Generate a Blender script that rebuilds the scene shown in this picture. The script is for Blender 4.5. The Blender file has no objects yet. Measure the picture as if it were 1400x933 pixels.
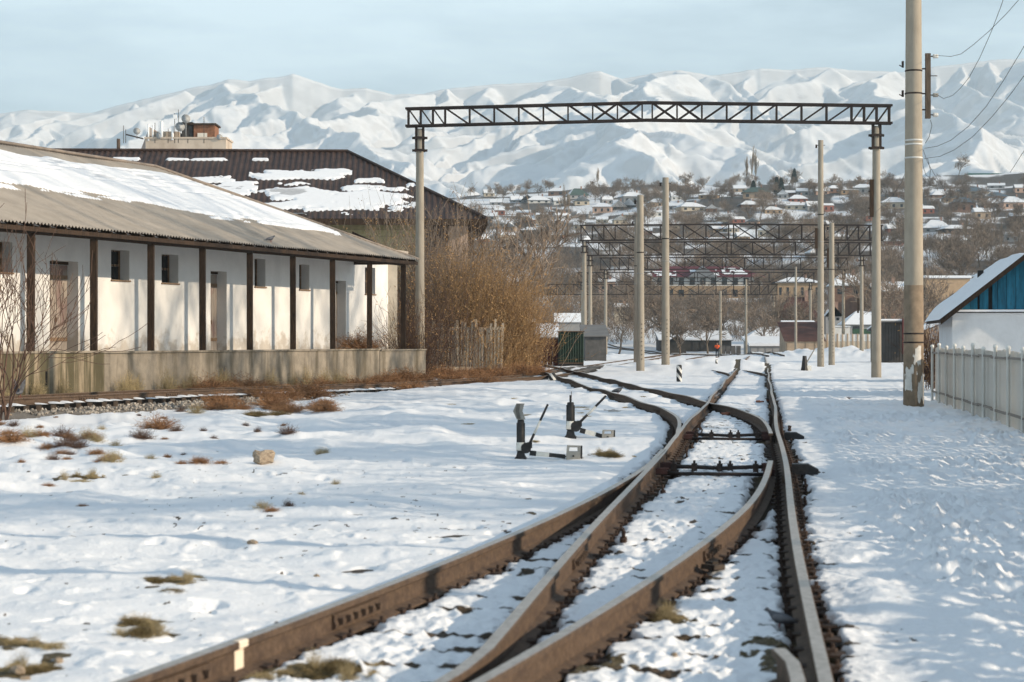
import bpy, math, random
import numpy as np
from mathutils import Vector, Matrix, Euler
random.seed(7); np.random.seed(7)
SC = bpy.context.scene
COL = SC.collection
F = 2722.0; HOR = 465.0; EYE = 1.65          # 70 mm lens on a 1400 px wide frame, eye 1.65 m above the snow
# ------------------------------------------------------------------ camera
cam = bpy.data.cameras.new('camera'); cam_o = bpy.data.objects.new('camera', cam); COL.objects.link(cam_o)
cam.sensor_width = 36.0; cam.lens = 70.0; cam.clip_start = 0.2; cam.clip_end = 40000
cam_o.location = (0, 0, EYE); cam_o.rotation_euler = (math.radians(90 - 0.03), 0, 0)
cam.dof.use_dof = True; cam.dof.focus_distance = 75.0; cam.dof.aperture_fstop = 4.0
SC.camera = cam_o
# ------------------------------------------------------------------ sun and sky
SUN_EL = math.radians(20.0)
SUN_H = Vector((0.945, -0.327, 0)).normalized()           # horizontal direction towards the sun
SUN_V = Vector((SUN_H.x*math.cos(SUN_EL), SUN_H.y*math.cos(SUN_EL), math.sin(SUN_EL)))
sl = bpy.data.lights.new('sun', 'SUN'); sl.energy = 4.8; sl.angle = math.radians(0.6); sl.color = (1.0, 0.84, 0.64)
so = bpy.data.objects.new('sun', sl); COL.objects.link(so); so.location = (30, -10, 30)
so.rotation_euler = (-SUN_V).to_track_quat('-Z', 'Y').to_euler()
w = bpy.data.worlds.new('World'); SC.world = w; w.use_nodes = True
nt = w.node_tree; nt.nodes.clear()
out = nt.nodes.new('ShaderNodeOutputWorld'); bg = nt.nodes.new('ShaderNodeBackground')
sky = nt.nodes.new('ShaderNodeTexSky'); sky.sky_type = 'NISHITA'; sky.sun_disc = False
sky.sun_elevation = SUN_EL; sky.sun_rotation = math.atan2(SUN_H.x, SUN_H.y); sky.altitude = 800; sky.air_density = 1.0; sky.dust_density = 0.8; sky.ozone_density = 1.2
tc = nt.nodes.new('ShaderNodeTexCoord'); mp = nt.nodes.new('ShaderNodeMapping'); mp.inputs['Scale'].default_value = (2.6, 2.6, 13.0); mp.inputs['Location'].default_value = (-0.25, 0.0, 0.55); mp.inputs['Rotation'].default_value = (0, 0.10, 0)
nz = nt.nodes.new('ShaderNodeTexNoise'); nz.inputs['Scale'].default_value = 1.6; nz.inputs['Detail'].default_value = 7; nz.inputs['Roughness'].default_value = 0.55
rp = nt.nodes.new('ShaderNodeMapRange'); rp.inputs['From Min'].default_value = 0.38; rp.inputs['From Max'].default_value = 0.60; rp.inputs['To Min'].default_value = 0.46; rp.inputs['To Max'].default_value = 1.0
mx = nt.nodes.new('ShaderNodeMixRGB'); mx.inputs['Color2'].default_value = (9.0, 10.8, 11.7, 1)     # thin high cloud
nt.links.new(tc.outputs['Generated'], mp.inputs['Vector']); nt.links.new(mp.outputs[0], nz.inputs['Vector']); nt.links.new(nz.outputs['Fac'], rp.inputs['Value'])
sz = nt.nodes.new('ShaderNodeSeparateXYZ'); nt.links.new(tc.outputs['Generated'], sz.inputs[0])
ve = nt.nodes.new('ShaderNodeMapRange'); ve.interpolation_type = 'SMOOTHSTEP'; ve.inputs['From Min'].default_value = 0.0; ve.inputs['From Max'].default_value = 0.75; ve.inputs['To Min'].default_value = 1.0; ve.inputs['To Max'].default_value = 0.22     # the pale veil thins out overhead
vm_ = nt.nodes.new('ShaderNodeMath'); vm_.operation = 'MULTIPLY'; nt.links.new(sz.outputs['Z'], ve.inputs['Value']); nt.links.new(ve.outputs[0], vm_.inputs[0]); nt.links.new(rp.outputs[0], vm_.inputs[1])
nt.links.new(vm_.outputs[0], mx.inputs['Fac']); nt.links.new(sky.outputs[0], mx.inputs['Color1']); nt.links.new(mx.outputs[0], bg.inputs['Color'])
bg.inputs['Strength'].default_value = 0.108
nt.links.new(bg.outputs[0], out.inputs['Surface'])
SC.view_settings.view_transform = 'Standard'; SC.view_settings.look = 'None'; SC.view_settings.gamma = 1.0; SC.view_settings.use_curve_mapping = False
SC.view_settings.exposure = 0.30
SC.render.engine = 'CYCLES'
cy = SC.cycles; cy.max_bounces = 5; cy.diffuse_bounces = 3; cy.glossy_bounces = 2; cy.transmission_bounces = 2; cy.volume_bounces = 0; cy.transparent_max_bounces = 6
cy.caustics_reflective = False; cy.caustics_refractive = False; cy.use_denoising = True

# ------------------------------------------------------------------ materials
MATS = {}
def mat(name, col, rough=0.85, var=0.18, scale=6.0, col2=None, bump=0.0, bscale=None, metal=0.0, stretch=(1, 1, 1), detail=5, lo=0.35, hi=0.65, spec=0.3):
    if name in MATS: return MATS[name]
    m = bpy.data.materials.new(name); m.use_nodes = True; t = m.node_tree; b = t.nodes['Principled BSDF']
    b.inputs['Roughness'].default_value = rough; b.inputs['Metallic'].default_value = metal
    b.inputs['Specular IOR Level'].default_value = spec
    c1 = tuple(max(0, c*(1-var)) for c in col); c2 = col2 if col2 else tuple(min(0.95, c*(1+var)) for c in col)
    tcn = t.nodes.new('ShaderNodeTexCoord'); mpn = t.nodes.new('ShaderNodeMapping'); mpn.inputs['Scale'].default_value = stretch
    n = t.nodes.new('ShaderNodeTexNoise'); n.inputs['Scale'].default_value = scale; n.inputs['Detail'].default_value = detail; n.inputs['Roughness'].default_value = 0.62
    r = t.nodes.new('ShaderNodeValToRGB'); r.color_ramp.elements[0].position = lo; r.color_ramp.elements[1].position = hi
    r.color_ramp.elements[0].color = (*c1, 1); r.color_ramp.elements[1].color = (*c2, 1)
    L = t.links.new
    L(tcn.outputs['Object'], mpn.inputs['Vector']); L(mpn.outputs[0], n.inputs['Vector']); L(n.outputs['Fac'], r.inputs['Fac']); L(r.outputs['Color'], b.inputs['Base Color'])
    if bump:
        bn = t.nodes.new('ShaderNodeBump'); bn.inputs['Strength'].default_value = bump; bn.inputs['Distance'].default_value = 0.02
        n2 = t.nodes.new('ShaderNodeTexNoise'); n2.inputs['Scale'].default_value = bscale or scale*4; n2.inputs['Detail'].default_value = 4
        L(mpn.outputs[0], n2.inputs['Vector']); L(n2.outputs['Fac'], bn.inputs['Height']); L(bn.outputs['Normal'], b.inputs['Normal'])
    m['nodes'] = 1; MATS[name] = m; return m
def layer(m, col, scale, lo, hi, stretch=(1, 1, 1), amount=1.0, detail=6, zlo=None, zhi=None, seed=0.0):
    """add a stain or wear layer of its own colour over the base colour; optional limit along object z"""
    t = m.node_tree; b = t.nodes['Principled BSDF']; L = t.links.new
    src = b.inputs['Base Color'].links[0].from_socket
    tcn = t.nodes.new('ShaderNodeTexCoord'); mpn = t.nodes.new('ShaderNodeMapping'); mpn.inputs['Scale'].default_value = stretch; mpn.inputs['Location'].default_value = (seed, seed*1.7, 0)
    n = t.nodes.new('ShaderNodeTexNoise'); n.inputs['Scale'].default_value = scale; n.inputs['Detail'].default_value = detail; n.inputs['Roughness'].default_value = 0.6
    r = t.nodes.new('ShaderNodeMapRange'); r.inputs['From Min'].default_value = lo; r.inputs['From Max'].default_value = hi; r.inputs['To Max'].default_value = amount
    L(tcn.outputs['Object'], mpn.inputs['Vector']); L(mpn.outputs[0], n.inputs['Vector'])
    val = n.outputs['Fac']
    if zlo is not None:
        sx = t.nodes.new('ShaderNodeSeparateXYZ'); L(tcn.outputs['Object'], sx.inputs[0])
        zr = t.nodes.new('ShaderNodeMapRange'); zr.inputs['From Min'].default_value = zlo; zr.inputs['From Max'].default_value = zhi; zr.inputs['To Min'].default_value = 0.32; zr.inputs['To Max'].default_value = -0.3
        L(sx.outputs['Z'], zr.inputs['Value'])
        ad = t.nodes.new('ShaderNodeMath'); ad.operation = 'ADD'; L(val, ad.inputs[0]); L(zr.outputs[0], ad.inputs[1]); val = ad.outputs[0]
    L(val, r.inputs['Value'])
    mx = t.nodes.new('ShaderNodeMixRGB'); mx.inputs['Color2'].default_value = (*col, 1)
    L(r.outputs[0], mx.inputs['Fac']); L(src, mx.inputs['Color1']); L(mx.outputs[0], b.inputs['Base Color'])
    return m
SNOW = mat('snow', (0.80, 0.805, 0.815), 0.7, 0.02, 3, bump=0.35, bscale=9)
CONC = layer(mat('pole_concrete', (0.31, 0.27, 0.215), 0.9, 0.12, 3, bump=0.25, bscale=40, stretch=(1, 1, .35)), (0.20, 0.18, 0.15), 2.0, 0.55, 0.8, (2, 2, .25), 0.6)
CONC_D = layer(mat('platform_concrete', (0.265, 0.225, 0.175), 0.95, 0.2, 2.2, bump=0.4, bscale=25), (0.09, 0.075, 0.05), 1.3, 0.46, 0.64, (1.3, 1.3, .18), 0.85)
CONC_M = layer(layer(mat('mossy_concrete', (0.30, 0.24, 0.165), 0.95, 0.2, 2.2, bump=0.4, bscale=25), (0.075, 0.065, 0.035), 1.5, 0.40, 0.52, (1.7, 1.7, .12), 0.92), (0.06, 0.07, 0.025), 3, 0.55, 0.7, (1, 1, 1), 0.7, zlo=-1.2, zhi=0.3)
BLACKSTEEL = mat('black_steel', (0.022, 0.019, 0.018), 0.6, 0.3, 8, col2=(0.05, 0.03, 0.022), metal=0.2)
TRUSS = mat('truss_steel', (0.016, 0.013, 0.013), 0.75, 0.3, 3, col2=(0.034, 0.022, 0.018))
RUST = layer(mat('rail_rust', (0.10, 0.066, 0.044), 0.85, 0.3, 30, bump=0.35, bscale=110), (0.055, 0.036, 0.027), 6, 0.48, 0.66, (1, 1, 2.5), 0.75)
HEAD = mat('rail_head', (0.33, 0.27, 0.215), 0.38, 0.2, 22, col2=(0.46, 0.40, 0.35), metal=0.6, stretch=(1, 1, 1))
WOOD_D = mat('dark_timber', (0.03, 0.019, 0.012), 0.9, 0.35, 6, col2=(0.065, 0.038, 0.022), stretch=(6, 6, .6), bump=0.3, bscale=30)
SLEEPER = mat('sleeper_timber', (0.035, 0.027, 0.022), 0.95, 0.3, 6, col2=(0.075, 0.055, 0.04), bump=0.4, bscale=30)
WHITEPAINT = layer(mat('white_paint', (0.72, 0.68, 0.60), 0.8, 0.08, 12), (0.25, 0.2, 0.15), 14, 0.6, 0.75)
BLACKPAINT = mat('black_paint', (0.018, 0.018, 0.018), 0.55, 0.3, 20, col2=(0.035, 0.03, 0.028))
GREYPAINT = mat('grey_paint', (0.30, 0.28, 0.245), 0.7, 0.15, 14)
GLASS_D = mat('dark_glass', (0.015, 0.017, 0.02), 0.15, 0.3, 2, spec=0.5)

# ------------------------------------------------------------------ geometry helpers
class G:
    """collects shapes for ONE mesh object"""
    def __init__(s): s.v = []; s.f = []; s.mi = []
    def add(s, v, f, mi=0):
        o = len(s.v); s.v += [tuple(p) for p in v]; s.f += [tuple(i+o for i in q) for q in f]; s.mi += [mi]*len(f); return s
    def box(s, c, d, rz=0.0, mi=0, taper=1.0):
        x, y, z = d[0]/2, d[1]/2, d[2]/2; ca, sa = math.cos(rz), math.sin(rz); vs = []
        for k, dz in ((1, -z), (taper, z)):
            for dx, dy in ((-x, -y), (x, -y), (x, y), (-x, y)):
                vs.append((c[0]+(dx*ca-dy*sa)*k, c[1]+(dx*sa+dy*ca)*k, c[2]+dz))
        return s.add(vs, [(3, 2, 1, 0), (4, 5, 6, 7), (0, 1, 5, 4), (1, 2, 6, 5), (2, 3, 7, 6), (3, 0, 4, 7)], mi)
    def bar(s, a, b, wd, ht=None, mi=0):
        a = Vector(a); b = Vector(b); ht = ht or wd; t = (b-a).normalized(); up = Vector((0, 0, 1)) if abs(t.z) < .97 else Vector((0, 1, 0))
        n = t.cross(up).normalized(); u = n.cross(t)
        vs = [p+n*i*wd/2+u*j*ht/2 for p in (a, b) for i, j in ((-1, -1), (1, -1), (1, 1), (-1, 1))]
        return s.add(vs, [(3, 2, 1, 0), (4, 5, 6, 7), (0, 1, 5, 4), (1, 2, 6, 5), (2, 3, 7, 6), (3, 0, 4, 7)], mi)
    def tube(s, pts, rad, n=8, cap=True, mi=0, sq=(1, 1)):
        pts = [Vector(p) for p in pts]; rad = rad if hasattr(rad, '__len__') else [rad]*len(pts); vs = []
        prev = None
        for i, p in enumerate(pts):
            t = (pts[min(i+1, len(pts)-1)]-pts[max(i-1, 0)]).normalized()
            if prev is None:
                a = Vector((0, 0, 1)) if abs(t.z) < .9 else Vector((1, 0, 0)); nrm = t.cross(a).normalized()
            else: nrm = (prev-t*prev.dot(t)).normalized()
            prev = nrm; bn = t.cross(nrm)
            for k in range(n):
                an = 2*math.pi*k/n; vs.append(p+(nrm*math.cos(an)*sq[0]+bn*math.sin(an)*sq[1])*rad[i])
        fs = [(i*n+k, i*n+(k+1) % n, (i+1)*n+(k+1) % n, (i+1)*n+k) for i in range(len(pts)-1) for k in range(n)]
        if cap: fs += [tuple(range(n-1, -1, -1)), tuple((len(pts)-1)*n+k for k in range(n))]
        return s.add(vs, fs, mi)
    def lathe(s, prof, c=(0, 0, 0), n=14, mi=0):
        vs = [(c[0]+r*math.cos(2*math.pi*k/n), c[1]+r*math.sin(2*math.pi*k/n), c[2]+z) for r, z in prof for k in range(n)]
        fs = [(i*n+k, i*n+(k+1) % n, (i+1)*n+(k+1) % n, (i+1)*n+k) for i in range(len(prof)-1) for k in range(n)]
        fs += [tuple(range(n-1, -1, -1)), tuple((len(prof)-1)*n+k for k in range(n))]
        return s.add(vs, fs, mi)
    def prism(s, poly, a, b, axis='y', mi=0):
        """extrude a 2D outline (x,z) along y from a to b, or (x,y) along z"""
        n = len(poly); vs = [((p[0], d, p[1]) if axis == 'y' else (p[0], p[1], d) if axis == 'z' else (d, p[0], p[1])) for d in (a, b) for p in poly]
        fs = [tuple(range(n)), tuple(range(2*n-1, n-1, -1))]+[(i, i+n, (i+1) % n+n, (i+1) % n) for i in range(n)]
        return s.add(vs, fs, mi)
    def xf(s, M): s.v = [tuple(M @ Vector(p)) for p in s.v]; return s
    def mesh(s, name, mats, smooth=False):
        me = bpy.data.meshes.new(name); me.from_pydata(s.v, [], s.f)
        for m in (mats if isinstance(mats, (list, tuple)) else [mats]): me.materials.append(m)
        if any(s.mi): me.polygons.foreach_set('material_index', s.mi)
        if smooth: me.polygons.foreach_set('use_smooth', [True]*len(me.polygons))
        me.update(); return me
    def build(s, name, mats, parent=None, smooth=False, loc=None, world=False):
        if world and parent is not None:
            o = parent.location; r = Matrix.Rotation(-parent.rotation_euler.z, 3, 'Z')
            s.v = [tuple(r @ (Vector(p)-o)) for p in s.v]
        ob = bpy.data.objects.new(name, s.mesh(name, mats, smooth)); COL.objects.link(ob)
        if parent: ob.parent = parent
        if loc is not None: ob.location = loc
        return ob
def thing(name, label, cat, loc=(0, 0, 0), rz=0.0, group=None):
    o = bpy.data.objects.new(name, None); COL.objects.link(o); o.location = loc; o.rotation_euler = (0, 0, rz); o.empty_display_size = 0.2
    return tag(o, label, cat, group)
def tag(o, label, cat, group=None):
    o['label'] = label; o['category'] = cat
    if group: o['group'] = group
    return o
def piece(name, me, parent, loc, rot=(0, 0, 0), scale=(1, 1, 1)):
    o = bpy.data.objects.new(name, me); COL.objects.link(o); o.parent = parent; o.location = loc; o.rotation_euler = rot; o.scale = scale; return o
def single(name, me, label, cat, loc, rot=(0, 0, 0), scale=(1, 1, 1), group=None):
    o = bpy.data.objects.new(name, me); COL.objects.link(o); o.location = loc; o.rotation_euler = rot; o.scale = scale; return tag(o, label, cat, group)
def copy_tree(o, parent=None):
    c = o.copy(); COL.objects.link(c)
    if parent: c.parent = parent
    for ch in o.children: copy_tree(ch, c)
    return c
_UB = {}
def unit_bar(m):
    if m.name not in _UB: _UB[m.name] = G().box((0.5, 0, 0), (1, 1, 1)).mesh('bar', m)
    return _UB[m.name]
def barpiece(name, a, b, wd, m, parent, ht=None):
    """a straight bar from a to b (parent-local), sharing one mesh"""
    a = Vector(a); b = Vector(b); d = b-a; o = bpy.data.objects.new(name, unit_bar(m)); COL.objects.link(o); o.parent = parent; o.location = a
    o.rotation_euler = d.to_track_quat('X', 'Z').to_euler(); o.scale = (d.length, wd, ht or wd); return o
def fast_mesh(name, V, Q, mats, smooth=True, k=None):
    V = np.asarray(V, np.float32).reshape(-1, 3); Q = np.asarray(Q, np.int32); k = Q.shape[1]
    me = bpy.data.meshes.new(name); me.vertices.add(len(V)); me.vertices.foreach_set('co', V.ravel())
    me.loops.add(Q.size); me.loops.foreach_set('vertex_index', Q.ravel()); me.polygons.add(len(Q))
    me.polygons.foreach_set('loop_start', np.arange(0, Q.size, k, dtype=np.int32))
    me.polygons.foreach_set('use_smooth', np.full(len(Q), smooth))
    for m in (mats if isinstance(mats, (list, tuple)) else [mats]): me.materials.append(m)
    me.update(calc_edges=True); me.validate(); return me
def grid_quads(nr, nc):
    i = np.arange(nr-1)[:, None]*nc+np.arange(nc-1)[None]; return np.stack([i, i+1, i+nc+1, i+nc], -1).reshape(-1, 4)
def obj(name, me, parent=None, loc=(0, 0, 0)):
    o = bpy.data.objects.new(name, me); COL.objects.link(o); o.location = loc
    if parent: o.parent = parent
    return o
def seg_mesh(name, P0, P1, R0, R1, m, k=3):
    """many tapered twigs joined in one mesh"""
    P0 = np.asarray(P0, float); P1 = np.asarray(P1, float); R0 = np.asarray(R0, float)[:, None]; R1 = np.asarray(R1, float)[:, None]
    t = P1-P0; t /= np.linalg.norm(t, axis=1)[:, None]+1e-9
    a = np.where(np.abs(t[:, 2:3]) < .9, np.array([[0, 0, 1.]]), np.array([[1., 0, 0]])); n = np.cross(t, a); n /= np.linalg.norm(n, axis=1)[:, None]+1e-9; b = np.cross(t, n)
    V = []
    for P, R in ((P0, R0), (P1, R1)):
        for i in range(k):
            an = 2*math.pi*i/k; V.append(P+(n*math.cos(an)+b*math.sin(an))*R)
    V = np.stack(V, 1)                                    # n, 2k, 3
    base = np.arange(len(P0))[:, None]*2*k
    Q = np.concatenate([base+np.array([[i, (i+1) % k, (i+1) % k+k, i+k]]) for i in range(k)], 0)
    return fast_mesh(name, V.reshape(-1, 3), Q, m, smooth=False)

# ------------------------------------------------------------------ noise and terrain
def _h(ix, iy, s):
    n = (ix*374761393+iy*668265263+s*1442695041) & 0xffffffff
    n = ((n ^ (n >> 13))*1274126177) & 0xffffffff
    return ((n ^ (n >> 16)) & 0xffff)/65535.0
def pn(x, y, s=0):
    x = np.asarray(x, float); y = np.asarray(y, float); xi = np.floor(x).astype(np.int64); yi = np.floor(y).astype(np.int64); fx = x-xi; fy = y-yi
    u = fx*fx*fx*(fx*(fx*6-15)+10); v = fy*fy*fy*(fy*(fy*6-15)+10)
    def g(a, b, dx, dy):
        an = _h(xi+a, yi+b, s)*2*np.pi; return np.cos(an)*dx+np.sin(an)*dy
    n00 = g(0, 0, fx, fy); n10 = g(1, 0, fx-1, fy); n01 = g(0, 1, fx, fy-1); n11 = g(1, 1, fx-1, fy-1)
    return 1.5*((n00*(1-u)+n10*u)*(1-v)+(n01*(1-u)+n11*u)*v)
def fbm(x, y, s=0, o=4, g=0.5):
    r = 0; a = 1.0
    for i in range(o): r = r+a*pn(x*2**i, y*2**i, s+i*17); a *= g
    return r
def ridged(x, y, s=0, o=5, g=0.5):
    r = 0; a = 1.0; wgt = 1.0
    for i in range(o):
        n = (1-np.abs(pn(x*2**i, y*2**i, s+i*31)))**2; r = r+a*n*wgt; wgt = np.clip(n*1.4, 0, 1); a *= g
    return r
def sm(a, b, x): t = np.clip((np.asarray(x, float)-a)/(b-a), 0, 1); return t*t*(3-2*t)
# straight main track: s along, u to the right
TH = math.atan((1042-700)/F); CT, ST = math.cos(TH), math.sin(TH)
def su2xy(s, u): return s*ST+u*CT, s*CT-u*ST
def xy2su(x, y): return x*ST+y*CT, x*CT-y*ST
UR, UL = 0.27, -1.33; UC = (UR+UL)/2
# goods shed frame: o along, n outwards (towards the tracks)
WO = Vector((-14.4, 56.0, 0)); WD = Vector((0.357, 0.934, 0)).normalized(); WN = Vector((WD.y, -WD.x, 0))
def wf(t, o, z=0.0): p = WO+WD*t+WN*o; return (p.x, p.y, z)
HY = [0, 300, 330, 380, 430, 520, 600, 700, 800, 900, 960, 1020, 1250]
HZ = [0, 0, .8, 5.0, 11.5, 25, 32.5, 45, 57, 68.5, 72, 68, 40]
def gmacro(x, y):
    x = np.asarray(x, float); y = np.asarray(y, float)
    z = -0.5*sm(150, 300, y)
    z = z+np.interp(y, HY, HZ)*(1+0.13*np.clip(x/231, -1.2, 1.2))+sm(400, 600, y)*2.2*fbm(x/90, y/90, 5, 3)
    # hollow on the left towards the siding
    p = (x-WO.x)*WN.x+(y-WO.y)*WN.y; t = (x-WO.x)*WD.x+(y-WO.y)*WD.y
    z = z-0.30*sm(6.5, 2.5, np.abs(p-7.5))*sm(24, 4, t)*sm(22, 34, y)
    bed = np.interp(t, [-20, 6, 16, 24, 60], [-.15, -.15, -.17, -.20, -.17])     # siding formation height
    k = sm(2.5, 1.1, np.abs(p-2.7))*sm(40, 32, t)
    z = z*(1-k)+bed*k
    z = np.where((p < 1.5) & (p > -22) & (t < 33), np.maximum(z, -0.1)*0-0.1, z)
    return z
# ------------------------------------------------------------------ rail lines (plan) used by the ground and by the tracks
def dA(s): return np.where(s < 27, (27-s)**2/233.0, 0.0)
def dB(s):
    s = np.asarray(s, float); return np.where(s < 32, 0, np.where(s < 47.5, (s-32)**2/180.0, 15.5**2/180+(s-47.5)*0.163))
def dC(s): return 4.7*sm(86, 134, s)
def wob(s): return 0.02*np.sin(s*.31)+0.015*np.sin(s*.13+1)*np.clip((s-20)/30, 0, 1)
def zwob(s): return np.clip((s-18)/40, 0, 1)*(0.018*np.sin(s*.37)+0.015*np.sin(s*.83+2))
RH = 0.15
def line_su(ss, us): x, y = su2xy(np.asarray(ss, float), np.asarray(us, float)); return np.stack([x, y], 1)
s0 = np.concatenate([np.arange(4, 60, .8), np.arange(60, 330, 2.5)])
# main rails; the left one turns into the crossing's wing rail close to the camera
R_MAIN_R = line_su(s0, UR+wob(s0))
sL = s0[s0 > 10.0]; R_MAIN_L = np.concatenate([line_su([6.2, 7.2, 8.2, 9.0, 9.6], [-1.75, -1.60, -1.45, -1.36, -1.33]), line_su(sL, UL+wob(sL))])
sa = np.arange(4.0, 27.5, .6); R_A_OUT = line_su(sa, UL-dA(sa)+0.012-0.03*sm(24, 26, sa))
R_A_IN = line_su(sa[sa < 25.0], UR-dA(sa[sa < 25.0])-0.06-0.09*sm(17, 25, sa[sa < 25.0]))
sb = np.concatenate([np.arange(32.4, 60, .8), np.arange(60, 150, 2)])
R_B_IN = line_su(sb, UR-dB(sb)-0.04-0.09*sm(44, 33, sb))
sbo = np.concatenate([np.arange(30.5, 60, .8), np.arange(60, 150, 2)]); R_B_OUT = line_su(sbo, UL-dB(sbo)-0.06*sm(31, 34, sbo))
sc_ = np.arange(88, 300, 2.0); R_C_IN = line_su(sc_, UR-dC(sc_)-.03); R_C_OUT = line_su(sc_, UL-dC(sc_)-.03)
# siding: parallel to the shed, then bends parallel to the main line
def siding(off):
    pts = []; p = Vector(wf(-16, 2.7)); h = math.atan2(WD.x, WD.y); L = 0; ds = .8
    while L < 190:
        t = L-16
        if t > 29: h = max(TH, h-ds/62.0)
        pts.append((p.x+off*math.cos(h), p.y-off*math.sin(h))); p = p+Vector((math.sin(h), math.cos(h), 0))*ds; L += ds
    return np.array(pts)
R_S_N = siding(0.8); R_S_F = siding(-0.8)
def siding_z(P):
    t = (P[:, 0]-WO.x)*WD.x+(P[:, 1]-WO.y)*WD.y; return np.interp(t, [-20, 4, 14, 24, 40, 60], [.16, .16, .09, .02, .06, .08])
def dist_poly(X, Y, P, rng=None):
    d = np.full(X.shape, 9.0)
    lo = P.min(0)-1.5; hi = P.max(0)+1.5
    msk = (X > lo[0]) & (X < hi[0]) & (Y > lo[1]) & (Y < hi[1])
    x = X[msk]; y = Y[msk]; dd = np.full(x.shape, 9.0)
    for i in range(len(P)-1):
        a = P[i]; b = P[i+1]; e = b-a; 
        sel = np.nonzero((y > min(a[1], b[1])-1.2) & (y < max(a[1], b[1])+1.2))[0]
        if len(sel) == 0: continue
        px = x[sel]-a[0]; py = y[sel]-a[1]
        tt = np.clip((px*e[0]+py*e[1])/(e@e), 0, 1); q = np.hypot(px-tt*e[0], py-tt*e[1]); dd[sel] = np.minimum(dd[sel], q)
    d[msk] = dd; return d
# dark grass and bare-earth spots in the snow: image position in the photograph, radius in metres
def ground_at(px, py):
    kx = (px-700)/F; kz = (HOR-py)/F; y = 6.0
    while y < 1400:
        if EYE+kz*y <= float(gmacro(kx*y, y)): break
        y *= 1.004
    for _ in range(3): pass
    return kx*y, y
SPOTS = [(235, 805, .16, .10, 1), (195, 849, .14, .06, 1), (200, 868, .13, .05, .8), (832, 621, .22, .16, 1), (110, 658, .30, .14, .7), (15, 885, .16, .10, .9), (25, 922, .18, .10, .9), (75, 905, .07, .05, .8), (435, 918, .26, .07, 1), (345, 742, .06, .05, .6), (720, 684, .06, .05, .8), (725, 702, .05, .05, .8), (915, 846, .14, .05, 1), (975, 790, .12, .05, .7), (800, 905, .25, .12, .9), (1070, 900, .14, .3, .8),
         (865, 585, .3, .3, .4), (840, 562, .3, .35, .5), (1165, 545, .1, .1, .6)]
# ------------------------------------------------------------------ ground sheet
ry = [3.0]
while ry[-1] < 1300:
    y = ry[-1]
    ry.append(y+(0.25 if y < 8.9 else max(0.018, 0.85*y*y/(F*1.6))) if y < 60 else y*1.0135)
ry = np.array(ry)
tx = np.concatenate([np.linspace(-7, -.9, 22)[:-1], np.linspace(-.9, -.30, 40)[:-1], np.linspace(-.30, .30, 540), np.linspace(.30, .9, 40)[1:], np.linspace(.9, 7, 22)[1:]])
Yg = np.repeat(ry[:, None], len(tx), 1); Xg = Yg*tx[None]
Zg = gmacro(Xg, Yg)
S_, U_ = xy2su(Xg, Yg)
nearrow = Yg[:, 0] < 130; nr_ = int(nearrow.sum()); Xn, Yn, Sn, Un = Xg[:nr_], Yg[:nr_], S_[:nr_], U_[:nr_]
RAILS = [R_MAIN_R, R_MAIN_L, R_A_OUT, R_A_IN, R_B_IN, R_B_OUT]
dR = np.full(Xn.shape, 9.0)
for P in RAILS: dR = np.minimum(dR, dist_poly(Xn, Yn, P))
dS = np.minimum(dist_poly(Xn, Yn, R_S_N), dist_poly(Xn, Yn, R_S_F))
fade = np.clip(1.15-Yn/95, 0.15, 1)
intrack = sm(0.5, 0.0, np.maximum(UL-dA(Sn)-.1-Un, 0))*sm(0.5, 0.1, np.maximum(Un-UR, 0)); intrack = np.where(Sn > 30, sm(0.9, 0.1, np.abs(Un-UC)-.6), intrack)
right = sm(0.3, 1.2, Un-UR)
# broad drifts, wind crust on the left, trodden lumps on the right and between the rails
soft = 0.08*fbm(Xn/3.2, Yn/2.4, 1, 3)+0.024*fbm(Xn/.8, Yn/.55, 2, 3)+0.014*np.clip(fbm(Xn/.25, Yn/.22, 9, 3)-.15, 0, 1)*2
dents = -0.05*sm(.55, .8, pn(Xn/.42, Yn/.36, 21)+.25*pn(Xn/.13, Yn/.13, 22))
lump = 0.075*ridged(Xn/.55, Yn/.45, 3, 4, .58)+0.025*np.abs(fbm(Xn/.12, Yn/.10, 6, 2))-0.07
foot = -0.045*sm(.38, .62, pn(Xn/.33, Yn/.28, 41))+.02*sm(.3, .6, pn(Xn/.33+.2, Yn/.28+.15, 41))
clod = 0.022*ridged(Xn/.22, Yn/.2, 12, 3, .55)+0.03*np.clip(fbm(Xn/.09, Yn/.085, 14, 2), -.2, 1)-0.035
sleep = 0.016*np.cos(2*math.pi*Sn/.55)
rough = .6+.95*sm(-.35, .5, fbm(Xn/2.2, Yn/3.5, 91, 2))
zn = (soft+dents)*(1-right)*(1-intrack)+((lump+foot)*rough+.05*fbm(Xn/2.6, Yn/2.2, 8, 2))*right*(1-intrack)+(clod+sleep)*intrack*.9
zn = zn*fade
nb = fbm(Xn/.13, Yn/.13, 30, 3); nb2 = fbm(Xn/.5, Yn/.5, 33, 2)
wid = 0.125+0.06*nb+0.06*nb2+.10*sm(19, 23, Sn)*sm(39, 35, Sn)
trench = sm(0.05, -0.03, dR-wid)
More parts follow.
